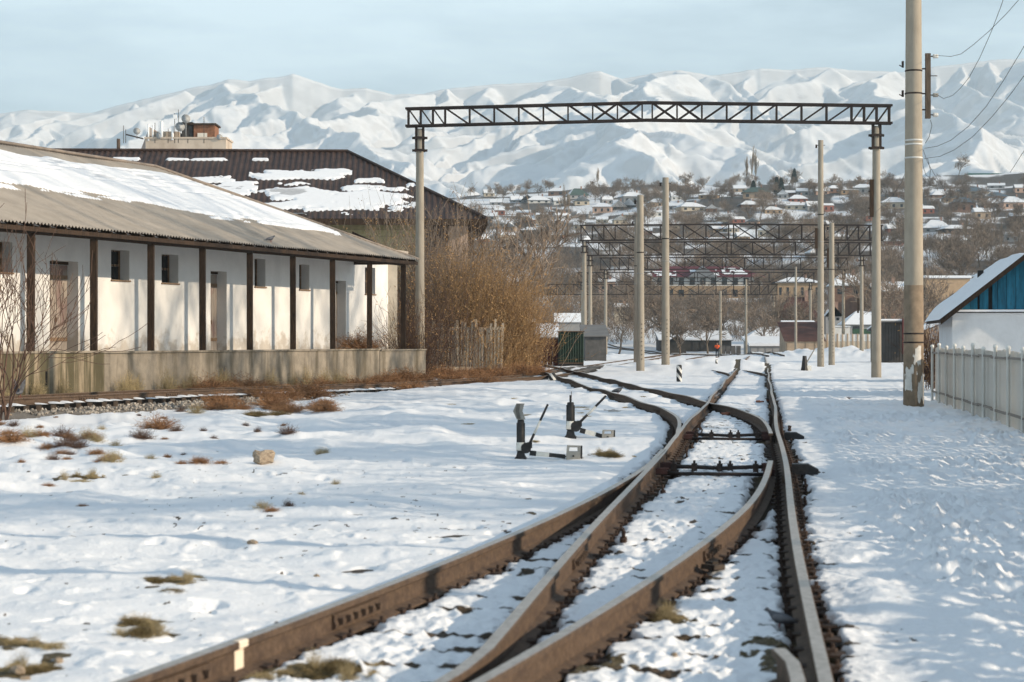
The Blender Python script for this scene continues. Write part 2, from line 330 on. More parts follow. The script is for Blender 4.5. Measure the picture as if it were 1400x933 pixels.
# thicker bank of snow outside the left-hand rail, dropping into the flangeway inside it
zn = zn*sm(0.0, .45, dR)-0.13*trench*np.clip(1.2-Yn/120, .3, 1)
soil = trench.copy(); grass = np.zeros_like(soil)
for (px, py, rx, ryy, a) in SPOTS:
    cx, cyy = ground_at(px, py); k = np.hypot((Xn-cx)/(rx*1.1), (Yn-cyy)/(ryy*2.6)); v = sm(1.15, .5, k+.75*nb+.35*nb2)*a
    soil = np.maximum(soil, v); grass = np.maximum(grass, v); zn = zn+.012*v*(.5+nb)
grass = np.maximum(grass, trench*sm(.15, .6, nb2+.2))
rip = np.cos(2*math.pi*(Sn-.12)/.55); dirt = sm(.02, .4, rip*.35+nb2*.7+.35*nb-.12)*intrack*sm(70, 30, Yn); soil = np.maximum(soil, dirt*.82); speck = sm(.74, .86, fbm(Xn/.13, Yn/.2, 231, 3)+.30*fbm(Xn/4, Yn/4, 232, 2))*sm(45, 20, Yn)*(1-intrack)*(1-.8*right); soil = np.maximum(soil, speck*.66); zn = zn-.012*dirt
# switch rods stand in a cleared strip
for sr in (24.6, 25.9, 32.6, 34.3):
    strip = sm(.24, .08, np.abs(Sn-sr)*.65+.10*nb)*sm(.25, 0, np.maximum(UL-Un, Un-UR-.45)); soil = np.maximum(soil, strip*.9*sm(-.1, .2, nb+nb2*.8)); zn = zn-.05*strip
# siding: stones and bare strips
pS = (Xn-WO.x)*WN.x+(Yn-WO.y)*WN.y; tS = (Xn-WO.x)*WD.x+(Yn-WO.y)*WD.y
gravel = sm(1.95, 1.6, np.abs(pS-3.2)+.25*nb2)*sm(13.5, 9.5, tS+1.5*nb2)
gravel = np.maximum(gravel, sm(.45, .3, dS+.12*nb)*sm(9, 14, tS)*.75)
weeds = sm(2.4, 1.0, pS+.6*nb2)*sm(33, 31, tS)*sm(-.5, .1, pS)
soil = np.maximum(soil, np.maximum(gravel, weeds*.9)); mud = sm(.8, .35, dS+.25*nb2)*sm(33, 40, tS)*sm(80, 60, tS)
soil = np.maximum(soil, mud); zn = np.where(gravel > .3, zn*.3+.02*nb, zn)
bumpL = 0.16*np.clip(fbm(Xn/1.7, Yn/2.8, 71, 3)+.05, 0, 1)*sm(16, 9, np.abs(pS-9.0))*sm(26, 14, tS)*sm(5.0, 6.0, pS)   # heaps by the siding
zn = zn+bumpL
Zg[:nr_] += zn
# heaps of cleared snow around pole feet and far right bank
for (px, py, w_, h_) in ((805, 489, 3.0, .55), (1160, 486, 9.0, 1.0), (1040, 484, 3, .5), (985, 505, 5, .25), (835, 487, 4, .4), (950, 506, 6, .35)):
    kx = (px-700)/F; y = F*1.65/(py-HOR); Zg += h_*np.exp(-(((Xg-kx*y)/w_)**2+((Yg-y)/(w_*1.3))**2))*(1+.4*pn(Xg/.9, Yg/.9, 50))
Zg[Yg > 60] += (.05*fbm(Xg/1.4, Yg/1.6, 61, 3))[Yg > 60]*sm(60, 90, Yg[Yg > 60])
farwood = sm(330, 420, Yg)*sm(-.25, .35, fbm(Xg/22, Yg/30, 91, 4)+.30)
soilF = np.zeros_like(Zg); soilF[:nr_] = soil; soilF = np.maximum(soilF, farwood*.56); grF = np.zeros_like(Zg); grF[:nr_] = grass; gvF = np.zeros_like(Zg); gvF[:nr_] = gravel
gm = bpy.data.materials.new('snowy_ground'); gm.use_nodes = True; t = gm.node_tree; b = t.nodes['Principled BSDF']; L = t.links.new; b.inputs['Roughness'].default_value = .75; b.inputs['Specular IOR Level'].default_value = .2
at_ = t.nodes.new('ShaderNodeAttribute'); at_.attribute_name = 'cover'; sep = t.nodes.new('ShaderNodeSeparateColor'); L(at_.outputs['Color'], sep.inputs[0])
tcn = t.nodes.new('ShaderNodeTexCoord')
def nod_noise(sc, det=5):
    n = t.nodes.new('ShaderNodeTexNoise'); n.inputs['Scale'].default_value = sc; n.inputs['Detail'].default_value = det; n.inputs['Roughness'].default_value = .6; L(tcn.outputs['Object'], n.inputs['Vector']); return n
def ramp(src, *els):
    r = t.nodes.new('ShaderNodeValToRGB'); L(src, r.inputs['Fac'])
    while len(r.color_ramp.elements) < len(els): r.color_ramp.elements.new(.5)
    for e, (p, c) in zip(r.color_ramp.elements, els): e.position = p; e.color = (*c, 1)
    return r.outputs['Color']
def mixc(fac, a, bb):
    m = t.nodes.new('ShaderNodeMixRGB'); L(fac, m.inputs['Fac']); L(a, m.inputs['Color1']); L(bb, m.inputs['Color2']); return m.outputs[0]
n1 = nod_noise(7); n2 = nod_noise(45); n3 = nod_noise(.8)
snowc = ramp(n3.outputs['Fac'], (.3, (.775, .78, .79)), (.7, (.82, .82, .825)))
soilc = ramp(n2.outputs['Fac'], (.3, (.022, .017, .012)), (.5, (.05, .036, .023)), (.72, (.13, .09, .055)))
grassc = ramp(n2.outputs['Fac'], (.3, (.025, .02, .01)), (.5, (.085, .066, .032)), (.75, (.22, .16, .08)))
gravc = ramp(n2.outputs['Fac'], (.3, (.08, .07, .06)), (.7, (.32, .28, .235)))
under = mixc(sep.outputs[1], soilc, grassc); under = mixc(sep.outputs[2], under, gravc)
ad = t.nodes.new('ShaderNodeMath'); ad.operation = 'MULTIPLY_ADD'; L(n2.outputs['Fac'], ad.inputs[0]); ad.inputs[1].default_value = .5; L(sep.outputs[0], ad.inputs[2])
mr = t.nodes.new('ShaderNodeMapRange'); mr.inputs['From Min'].default_value = .62; mr.inputs['From Max'].default_value = .80; L(ad.outputs[0], mr.inputs['Value'])
L(mixc(mr.outputs[0], snowc, under), b.inputs['Base Color'])
bn = t.nodes.new('ShaderNodeBump'); bn.inputs['Strength'].default_value = .45; bn.inputs['Distance'].default_value = .02; n4 = nod_noise(28, 6); L(n4.outputs['Fac'], bn.inputs['Height']); L(bn.outputs['Normal'], b.inputs['Normal'])
gme = fast_mesh('ground', np.stack([Xg, Yg, Zg], -1), grid_quads(len(ry), len(tx)), gm)
ca = gme.attributes.new('cover', 'FLOAT_COLOR', 'POINT'); ca.data.foreach_set('color', np.stack([soilF, grF, gvF, np.ones_like(grF)], -1).astype(np.float32).ravel())
ground = obj('ground', gme); ground['kind'] = 'structure'
_ry, _tx, _Z = ry, tx, Zg
def gz(x, y):
    """height of the finished ground sheet"""
    tt = x/y; i = int(np.clip(np.searchsorted(_ry, y)-1, 0, len(_ry)-2)); j = int(np.clip(np.searchsorted(_tx, tt)-1, 0, len(_tx)-2))
    a = (y-_ry[i])/(_ry[i+1]-_ry[i]); c = (tt-_tx[j])/(_tx[j+1]-_tx[j])
    return float((_Z[i, j]*(1-c)+_Z[i, j+1]*c)*(1-a)+(_Z[i+1, j]*(1-c)+_Z[i+1, j+1]*c)*a)
_YY = 6.0*1.003**np.arange(1790)
def gza(x, y):
    tt = x/y; i = np.clip(np.searchsorted(_ry, y)-1, 0, len(_ry)-2); j = np.clip(np.searchsorted(_tx, tt)-1, 0, len(_tx)-2)
    a = (y-_ry[i])/(_ry[i+1]-_ry[i]); c = (tt-_tx[j])/(_tx[j+1]-_tx[j])
    return (_Z[i, j]*(1-c)+_Z[i, j+1]*c)*(1-a)+(_Z[i+1, j]*(1-c)+_Z[i+1, j+1]*c)*a
def hit(px, py):
    """where the line of sight through a point of the photograph meets the ground"""
    kx = (px-700)/F; kz = (HOR-py)/F; zz = gza(kx*_YY, _YY); below = np.nonzero(EYE+kz*_YY <= zz)[0]
    n = below[0] if len(below) else len(_YY)-1; y = float(_YY[n])
    return Vector((kx*y, y, float(zz[n])))
def at(px, py, Y): return Vector(((px-700)/F*Y, Y, EYE+(HOR-py)/F*Y))
# ------------------------------------------------------------------ mountains
skx = [-400, -150, 0, 40, 75, 110, 130, 150, 210, 290, 312, 340, 400, 430, 470, 500, 540, 580, 620, 700, 740, 790, 820, 850, 890, 930, 970, 1000, 1040, 1080, 1130, 1180, 1230, 1300, 1400, 1600, 1900]
sky_ = [150, 165, 155, 150, 152, 155, 153, 148, 133, 115, 108, 112, 101, 112, 122, 120, 130, 128, 120, 115, 112, 103, 97, 107, 100, 96, 104, 100, 92, 96, 93, 97, 98, 88, 80, 95, 140]
YR = 6000.0
mt = np.concatenate([np.linspace(-1.35, -.33, 60)[:-1], np.linspace(-.33, .33, 760), np.linspace(.33, 1.35, 60)[1:]])
my = np.concatenate([np.linspace(1240, 2300, 14)[:-1], np.linspace(2300, 6000, 480), np.linspace(6000, 6800, 12)[1:]])
Ym = np.repeat(my[:, None], len(mt), 1); Xm = mt[None]*Ym
ridge = np.interp(mt*F+700, skx, sky_); zr = (EYE+(HOR-ridge)/F*YR)[None]; zj = (-1.6*fbm(mt*60, mt*0+3.3, 4, 4)*YR/F)[None]
D = np.clip((Ym-2300)/(YR-2300), 0, 1)
wx = Xm+70*fbm(Xm/420, Ym/420, 77, 3)+9*fbm(Xm/60, Ym/60, 79, 2); wy = Ym+70*fbm(Xm/420, Ym/420, 78, 3)
Zm = 40+(zr-40)*(0.03+.52*D**1.45)                       # valley floors; a branching net of ridges stands on them
zcrest = lambda x: EYE+(HOR-np.interp(x/YR*F+700, skx, sky_))/F*YR
rm = np.random.RandomState(23); segs = []
def spur(x, y, z, ang, n, step, drop, k, lev):
    for i in range(n):
        ang2 = ang+rm.normal(0, .16); x2 = x+math.sin(ang2)*step; y2 = y-math.cos(ang2)*step
        if y2 < 2350 or y2 > 5990: return
        z2 = z-step*drop*rm.uniform(.55, 1.45); segs.append((x, y, z, x2, y2, z2, k)); ang = ang*.92+ang2*.08; x, y, z = x2, y2, z2
        if lev < 3 and (i+1) % (2 if lev else 2) == 0:
            sd = 1 if (i//2) % 2 else -1
            for s_ in ((sd,) if rm.rand() < .55 else (1, -1)): spur(x, y, z-6, ang+s_*rm.uniform(.7, 1.15), rm.randint(4, 8) if lev == 0 else rm.randint(3, 6) if lev == 1 else rm.randint(2, 4), (120, 60, 32)[lev], drop*(1.25 if lev == 0 else 1.15)+.06, k*(1.12 if lev == 0 else 1.2), lev+1)
xx = -2300.0
while xx < 2300: spur(xx, 5985.0, float(zcrest(xx))-8, rm.normal(0.1, .35), rm.randint(12, 26), 130, float(zcrest(xx))/3700*rm.uniform(.75, 1.05), .72, 0); xx += rm.uniform(330, 620)
xx = -2200.0
while xx < 2200: spur(xx, 5988.0, float(zcrest(xx))-4, rm.normal(0.0, .5), rm.randint(3, 8), 80, rm.uniform(.30, .5), .85, 1); xx += rm.uniform(70, 170)
for (x1, y1, z1, x2, y2, z2, k) in segs:
    R = max(z1, 120)*.55/k*.6+60; r0_, r1_ = np.searchsorted(my, [min(y1, y2)-R-80, max(y1, y2)+R+80])
    if r1_ <= r0_: continue
    ym = max(2300, (y1+y2)/2); c0_, c1_ = np.searchsorted(mt, [(min(x1, x2)-R-90)/ym if min(x1, x2)-R-90 > 0 else (min(x1, x2)-R-90)/max(2300, ym-R), (max(x1, x2)+R+90)/max(2300, ym-R) if max(x1, x2)+R+90 > 0 else (max(x1, x2)+R+90)/(ym+R)])
    if c1_ <= c0_: continue
    X_ = wx[r0_:r1_, c0_:c1_]-x1; Y_ = wy[r0_:r1_, c0_:c1_]-y1; ex, ey = x2-x1, y2-y1; u_ = np.clip((X_*ex+Y_*ey)/(ex*ex+ey*ey), 0, 1); d_ = np.hypot(np.hypot(X_-u_*ex, Y_-u_*ey), 2.5)
    Zm[r0_:r1_, c0_:c1_] = np.maximum(Zm[r0_:r1_, c0_:c1_], z1+(z2-z1)*u_-k*d_)
Zm = np.maximum(Zm, zr+zj-1.15*np.abs(YR-Ym))                # the main crest itself
Zm = Zm-np.minimum((1-D)*6, 1)*np.minimum(D*3, 1)*(8*(1.2-ridged(wx/120, wy/520, 191, 3, .55))+5*(1.2-ridged((wx+.4*wy)/55, (wy-.4*wx)/230, 195, 3, .6)))
Zm = Zm+3*fbm(Xm/60, Ym/60, 161, 3)*np.minimum((1-D)*8, 1)*np.minimum(D*3, 1)
Zm = np.where(Ym > YR, zr-(Ym-YR)*.45, Zm); Zm = np.where(Ym < 2300, 40-20*np.sin((Ym-1240)/1060*math.pi), Zm)
mm = mat('mountain_snow', (0.90, 0.90, 0.91), 0.9, 0.03, .004)
layer(mm, (0.25, 0.22, 0.20), .02, .60, .75, (1, 1, 1.5), .4)
t = mm.node_tree; ge = t.nodes.new('ShaderNodeNewGeometry'); sx = t.nodes.new('ShaderNodeSeparateXYZ'); t.links.new(ge.outputs['Normal'], sx.inputs[0]); bb = t.nodes['Principled BSDF']; src = bb.inputs['Base Color'].links[0].from_socket
nn = t.nodes.new('ShaderNodeTexNoise'); nn.inputs['Scale'].default_value = .02; nn.inputs['Detail'].default_value = 8; tcm = t.nodes.new('ShaderNodeTexCoord'); t.links.new(tcm.outputs['Object'], nn.inputs['Vector'])
ma = t.nodes.new('ShaderNodeMath'); ma.operation = 'MULTIPLY_ADD'; t.links.new(nn.outputs['Fac'], ma.inputs[0]); ma.inputs[1].default_value = -.45; t.links.new(sx.outputs['Z'], ma.inputs[2])
mr = t.nodes.new('ShaderNodeMapRange'); mr.inputs['From Min'].default_value = .56; mr.inputs['From Max'].default_value = .40; mr.inputs['To Max'].default_value = .28; t.links.new(ma.outputs[0], mr.inputs['Value'])
mxm = t.nodes.new('ShaderNodeMixRGB'); mxm.inputs['Color2'].default_value = (.17, .15, .14, 1); t.links.new(mr.outputs[0], mxm.inputs['Fac']); t.links.new(src, mxm.inputs['Color1']); t.links.new(mxm.outputs[0], bb.inputs['Base Color'])
mo = obj('mountains', fast_mesh('mountains', np.stack([Xm, Ym, Zm], -1), grid_quads(len(my), len(mt)), mm)); mo['kind'] = 'structure'
# ------------------------------------------------------------------ railway tracks
PROF = [(-.075, 0), (-.075, .012), (-.012, .034), (-.010, .132), (-.036, .146), (-.0375, .172), (-.032, .180), (.032, .180), (.0375, .172), (.036, .146), (.010, .132), (.012, .034), (.075, .012), (.075, 0)]
def rail(parent, P, zs, name='rail', prof=PROF, cut=None):
    """sweep the rail section along a plan line; zs = height of the running surface"""
    P = np.asarray(P); zs = np.broadcast_to(zs, len(P)); n = len(prof); g = G(); vs = []
    for i in range(len(P)):
        a = P[max(i-1, 0)]; b = P[min(i+1, len(P)-1)]; d = (b-a)/np.linalg.norm(b-a); nx, ny = d[1], -d[0]
        for u, z in prof: vs.append((P[i][0]+nx*u, P[i][1]+ny*u, zs[i]-.18+z))
    fs = []; mi = []
    for i in range(len(P)-1):
        for k in range(n):
            fs.append((i*n+k, i*n+(k+1) % n, (i+1)*n+(k+1) % n, (i+1)*n+k)); mi.append(1 if k == 6 else 0)
    g.v = vs; g.f = fs+[tuple(range(n)), tuple((len(P)-1)*n+k for k in range(n-1, -1, -1))]; g.mi = mi+[0, 0]
    return g.build(name, [RUST, HEAD], parent, world=True)
def along(P, s):
    """point and heading at distance s along a plan line"""
    seg = np.hypot(*(P[1:]-P[:-1]).T); c = np.concatenate([[0], np.cumsum(seg)]); i = int(np.clip(np.searchsorted(c, s)-1, 0, len(seg)-1)); k = (s-c[i])/seg[i]
    p = P[i]+(P[i+1]-P[i])*k; d = (P[i+1]-P[i])/seg[i]; return p, math.atan2(d[0], d[1])
SLP = G().box((0, 0, 0), (2.7, .24, .16)).mesh('sleeper', SLEEPER)
SLP_LONG = G().box((0, 0, 0), (3.6, .24, .16)).mesh('sleeper', SLEEPER)
gpl = G().box((0, 0, .008), (.36, .17, .016)); gpl.lathe([(.028, .016), (.028, .04), (.012, .045), (.012, .075)], (.11, .04, 0), 6); gpl.lathe([(.028, .016), (.028, .04), (.012, .045), (.012, .075)], (-.11, -.04, 0), 6); gpl.box((.07, 0, .03), (.05, .10, .03)); gpl.box((-.07, 0, .03), (.05, .10, .03))
PLATE = gpl.mesh('rail_chair', mat('chair_rust', (0.05, 0.033, 0.025), .9, .3, 20))
gfp = G()
for sx in (-1, 1):
    gfp.prism([(sx*.012, .045), (sx*.032, .05), (sx*.036, .075), (sx*.026, .10), (sx*.030, .128), (sx*.012, .132)], -.40, .40)
    for k in range(6): gfp.box((sx*.045, -.33+.132*k, .088), (.03, .036, .036), 0)
FISH = gfp.mesh('fishplate', RUST)
def heading_rot(h): return (0, 0, -h)
def sleepers(parent, P, a, b, step, top, me=SLP, jit=.04, off=0.0):
    o = parent.location; s = a
    while s < b:
        p, h = along(P, s); n = (math.cos(h), -math.sin(h))
        z = top(p) if callable(top) else top
        piece('sleeper', me, parent, (p[0]+n[0]*off-o.x+random.uniform(-jit, jit)*.6, p[1]+n[1]*off-o.y, z-.08-o.z), (0, 0, -h+random.uniform(-.012, .012))); s += step+random.uniform(-.02, .02)
def chairs(parent, P, zs, a, b, step):
    o = parent.location; s = a
    while s < b:
        p, h = along(P, s); piece('rail_chair', PLATE, parent, (p[0]-o.x, p[1]-o.y, zs-.190-o.z), heading_rot(h), (1, 1, .8)); s += step
def fish(parent, P, s, z):
    p, h = along(P, s); o = parent.location; piece('fishplate', FISH, parent, (p[0]-o.x, p[1]-o.y, z-.18-o.z), heading_rot(h))
def arclen(P): return float(np.hypot(*(P[1:]-P[:-1]).T).sum())
CENTRE = line_su(np.arange(4, 200, 2.0), np.arange(4, 200, 2.0)*0+UC)
main_t = thing('railway_track', 'straight main railway track running from the camera towards the gantries', 'railway track', (*su2xy(12, UC), 0))
zf = lambda P: RH+np.array([float(gmacro(p[0], p[1])) for p in P])+zwob(xy2su(P[:, 0], P[:, 1])[0])
rail(main_t, R_MAIN_R, zf(R_MAIN_R)); rail(main_t, R_MAIN_L, zf(R_MAIN_L))
sltop = lambda p: min(-.03, min(gz(p[0]+k*CT, p[1]-k*ST) for k in (-1.32, -1.15, -.5, -.2, .2, .5, 1.15, 1.32))-.015)
sleepers(main_t, CENTRE, 4.5, 62, .55, sltop)
chairs(main_t, R_MAIN_R, RH, 4.6, 40, .55); chairs(main_t, R_MAIN_L, RH, 4.2, 36, .55)
fish(main_t, R_MAIN_L, 8.3, RH); fish(main_t, R_MAIN_R, 18.9, RH); fish(main_t, R_MAIN_L, 21.5, RH)
# check rail with flared end, inside the right-hand rail at the crossing
ck = line_su([4.5, 7.6, 8.9, 9.35, 9.75], [UR-.115, UR-.115, UR-.115, UR-.13, UR-.19]); rail(main_t, ck, RH+.004, 'check_rail')
# near turnout: its curved rails leave to the left, towards the camera
ta = thing('railway_track', 'curved turnout rails branching off to the lower left in the foreground', 'railway track', (*su2xy(14, -1.6), 0))
rail(ta, R_A_OUT, RH); rail(ta, R_A_IN, RH)
sleepers(ta, line_su(sa, UC-dA(sa)-.5), 1.0, 14, .55, -.045, jit=.15)
chairs(ta, R_A_OUT, RH, .5, 16, .55); chairs(ta, R_A_IN, RH, .5, 14, .55)
for s in (5.0, 7.5): fish(ta, R_A_OUT, s, RH)
fish(ta, R_A_IN, 11.2, RH)
# white paint mark wrapped round the outer rail
pm, hm = along(R_A_OUT, 5.83-.05); gk = G()
pr = [(.0115, .036), (.0135, .036), (.0125, .131), (.0385, .145), (.0395, .172), (.034, .1815), (-.0, .1815), (-.0, .1802), (.033, .1802), (.0380, .172), (.0365, .146), (.0105, .132)]
gk.prism(pr, -.055, .055); o_ = gk.build('paint_mark', mat('paint_mark_white', (.78, .66, .52), .8, .06, 9), ta); o_.location = (pm[0]-ta.location.x, pm[1]-ta.location.y, RH-.18+.0015); o_.rotation_euler = heading_rot(hm)
# far turnout: branches to the left, away from the camera
tb = thing('railway_track', 'branch track curving away left behind the switch levers to the crossing', 'railway track', (*su2xy(50, -2.2), 0))
rail(tb, R_B_OUT, zf(R_B_OUT)); rail(tb, R_B_IN, zf(R_B_IN))
sleepers(tb, line_su(sb, UC-dB(sb)), 6, 62, .55, sltop)
chairs(tb, R_B_OUT, RH, 2, 22, .55); chairs(tb, R_B_IN, RH, 1, 20, .55); fish(tb, R_B_OUT, 14.5, RH); fish(tb, R_B_IN, 24, RH)
# third, far turnout and loop
tcx = thing('railway_track', 'distant loop track leaving the main line beyond the second switch', 'railway track', (*su2xy(110, -3), 0))
zc = lambda P: np.array([float(gmacro(p[0], p[1])) for p in P])+.12
rail(tcx, R_C_OUT, zc(R_C_OUT)); rail(tcx, R_C_IN, zc(R_C_IN))
# siding beside the goods shed
ts = thing('railway_track', 'rusty siding on snow-capped sleepers beside the loading platform', 'railway track', wf(6, 2.7, 0))
zs_n = siding_z(R_S_N); zs_f = siding_z(R_S_F)
rail(ts, R_S_N, zs_n); rail(ts, R_S_F, zs_f)
CS = (R_S_N+R_S_F)/2; zc_s = siding_z(CS); capg = G()
SCAP = []
for q in range(4):
    g = G(); nx, ny = 26, 5; vs = []
    for i in range(nx):
        for j in range(ny):
            x = (i/(nx-1)-.5)*2.62; y = (j/(ny-1)-.5)*.27; e = (1-abs(2*j/(ny-1)-1)**3)*(1-abs(2*i/(nx-1)-1)**14)
            vs.append((x, y, .002+e*(.045+.028*float(pn(x*1.7+q*9, y*3+q, 5)))))
    g.add(vs, [(i*ny+j, (i+1)*ny+j, (i+1)*ny+j+1, i*ny+j+1) for i in range(nx-1) for j in range(ny-1)]); SCAP.append(g.mesh('snow_cap', SNOW, True))
s = 9.0
while s < 44:
    p, h = along(CS, s); t_ = s-16; z = float(np.interp(t_, [-20, 4, 14, 24, 40, 60], [.16, .16, .09, .02, .06, .08]))
    sp_ = piece('sleeper', SLP, ts, (p[0]-ts.location.x+random.uniform(-.04, .04), p[1]-ts.location.y, z-.18-.075-ts.location.z), (0, 0, -h+random.uniform(-.03, .03)))
    if random.random() < .9: piece('snow_cap', SCAP[random.randrange(4)], sp_, (random.uniform(-.05, .05), random.uniform(-.02, .02), .08), (0, 0, random.uniform(-.02, .02)), (random.uniform(.8, 1.0), random.uniform(.8, 1.05), random.uniform(.7, 1.3)))
    s += .60
for s in (15, 19.5, 24.5): fish(ts, R_S_N, s, .16)
for s in (17, 26): fish(ts, R_S_F, s, .16)
# two more tracks far behind, crossing the picture at the end of the yard
for (a, b_, lab) in ((( (700, 478), (880, 482), (1000, 486), (1062, 491.5)), 1.6, 'farthest yard track curving across behind the last poles'),):
    pts = []
    for px, py in a: Y = F*1.95/(py-HOR); pts.append(((px-700)/F*Y, Y))
    pts = np.array(pts); tt = np.linspace(0, 1, 60); ctl = np.stack([np.interp(tt, np.linspace(0, 1, len(pts)), pts[:, k]) for k in (0, 1)], 1)
    for _ in range(6): ctl[1:-1] = (ctl[:-2]+2*ctl[1:-1]+ctl[2:])/4
    far_t = thing('railway_track', lab, 'railway track', (ctl[30][0], ctl[30][1], -.4))
    nrm = np.stack([(ctl[-1]-ctl[0])[1]*np.ones(60), -(ctl[-1]-ctl[0])[0]*np.ones(60)], 1)/np.linalg.norm(ctl[-1]-ctl[0])
    for o in (-.8, .8): P = ctl+nrm*o; rail(far_t, P, np.array([gz(p[0], p[1]) for p in P])+.16)
# ------------------------------------------------------------------ point rods, pointed covers
def rods(sr, lab):
    p = su2xy(sr, UC); tr = thing('point_rods', lab, 'switch rods', (p[0], p[1], 0), -TH)
    def L_(u, ds, z): return (u-UC, ds, z)
    G().tube([L_(UL+.05, -.55, .035), L_(UR-.12, -.55, .03)], .022, 8).build('rod', BLACKSTEEL, tr, True)
    g = G().tube([L_(UL+.05, .55, .05), L_(UL+.5, .56, .045), L_(UC, .55, .03), L_(UR-.4, .56, .05), L_(UR-.12, .55, .06)], .026, 8); g.build('drive_rod', BLACKSTEEL, tr, True)
    for u in (UL+.22, UL+.48, UC, UC+.13, UR-.35): 
        g = G().box(L_(u, .55, .03), (.07, .12, .12)); g.box(L_(u, .53, .10), (.03, .05, .06)); g.build('clevis', BLACKSTEEL, tr)
    for u, ss in ((UL+.07, 1), (UR-.14, -1)):
        for ds in (-.55, .55): G().box(L_(u+ss*.05, ds, .06), (.14, .09, .07)).tube([L_(u, ds-.03, .09), L_(u+ss*.14, ds-.03, .09)], .018, 6).build('rod_bracket', mat('bracket_rust', (.06, .028, .024), .85, .3, 14), tr)
    g = G(); g.prism([(UR-UC+.10, -.03), (UR-UC+.10, .10), (UR-UC+.30, .10), (UR-UC+.43, .03), (UR-UC+.42, -.03)], .38, .62); g.build('pointed_cover', BLACKPAINT, tr)
    return tr
rods(24.7, 'black point rods between the rails at the nearer switch')
rods(33.3, 'black point rods between the rails at the farther switch')
# small litter of spikes and bolts on the sleepers beside the points
gb = G().lathe([(.03, 0), (.03, .035), (.014, .04), (.014, .10)], (0, 0, 0), 6); BOLT = gb.mesh('bolt', mat('bolt_rust', (.05, .03, .022), .85, .3, 14))
for k in range(26):
    s = random.uniform(20, 37); x, y = su2xy(s, UR+random.choice([-.17, .17, .22])); piece('bolt', BOLT, main_t, (x-main_t.location.x, y-main_t.location.y, gz(x, y)), (random.uniform(-.3, .3), random.uniform(-.3, .3), 0))
for k in range(30):
    s = random.uniform(16, 38); x, y = su2xy(s, UL+random.choice([.15, .2, .26])); piece('bolt', BOLT, main_t, (x-main_t.location.x, y-main_t.location.y, gz(x, y)), (random.uniform(-.3, .3), random.uniform(-.3, .3), 0))
# ------------------------------------------------------------------ stones of the siding shoulder
rs = np.random.RandomState(5); N = 3600; V = []; Q = []
ico = np.array([(0, 0, 1), (.9, 0, .2), (.2, .9, .1), (-.8, .3, .2), (-.3, -.9, .15), (.5, -.6, -.3), (0, 0, -.8)]); icf = [(0, 1, 2), (0, 2, 3), (0, 3, 4), (0, 4, 5), (0, 5, 1), (6, 2, 1), (6, 3, 2), (6, 4, 3), (6, 5, 4), (6, 1, 5)]
for k in range(N):
    t_ = rs.uniform(-5, 13) ; o = 3.2+rs.normal(0, .75) if k % 3 else rs.uniform(2.0, 4.9)
    if rs.rand() < max(0, (t_-8)/6): continue
    x, y, _ = wf(t_, o); r = rs.uniform(.03, .075); R = Euler(rs.uniform(0, 6.28, 3)).to_matrix(); R = np.array(R)
    z = gz(x, y); b0 = len(V); V += list((ico*rs.uniform(.7, 1.2, (7, 3))*r)@R.T+np.array([x, y, z+r*.3])); Q += [(a+b0, b+b0, c+b0) for a, b, c in icf]
go = obj('gravel', fast_mesh('gravel', np.array(V), np.array(Q), mat('gravel_stone', (.27, .235, .20), .95, .5, 3.5, col2=(.48, .43, .37)), False)); go['kind'] = 'stuff'; go['label'] = 'grey ballast stones on the shoulder of the siding'
# ------------------------------------------------------------------ goods shed
def k_of(px): return (px-700)/F
def t_on(px, off):
    o = WO+WN*off; k = k_of(px); return (k*o.y-o.x)/(WD.x-k*WD.y)
def z_on(px, py, off): p = wf(t_on(px, off), off); return EYE+(HOR-py)*p[1]/F
PLASTER = layer(layer(mat('white_plaster', (.74, .72, .69), .9, .05, 1.2, bump=.5, bscale=5), (.42, .35, .27), 2.2, .55, .72, (1, 1, 1), .65, zlo=1.1, zhi=2.8), (.50, .49, .48), .9, .55, .75, (1, 1, .4), .45)
SLATE = layer(mat('asbestos_sheet', (.38, .33, .275), .92, .10, 1.4, bump=.2, bscale=20), (.22, .19, .155), .7, .52, .75, (.6, .6, 2.2), .5)
shed = thing('goods_shed', 'long white plastered goods shed with timber porch posts and snowy sheet roof', 'shed', wf(12, 0, 0), 0)
TW0, TW1, WOFF = -16.0, 32.1, -2.5
def ops(px0, px1, y0, y1, kind):
    ta_, tb_ = t_on(px0, WOFF), t_on(px1, WOFF); pm_ = (px0+px1)/2
    return (ta_, tb_, z_on(pm_, y1, WOFF), z_on(pm_, y0, WOFF), kind)
OPS = [ops(-12, 17, 330, 372, 'w'), ops(68, 107, 357, 484, 'd'), ops(152, 177, 342, 383, 'w'), ops(221, 244, 348, 387, 'w'), ops(288, 310, 371, 483, 'd'), ops(348, 363, 354, 392, 'w'), ops(409, 423, 362, 396, 'w'), ops(459, 473, 384, 481, 'd'), ops(499, 513, 366, 402, 'w')]
OPS = [(a, b, max(1.25, c) if k == 'w' else 1.22, d, k) for a, b, c, d, k in OPS]
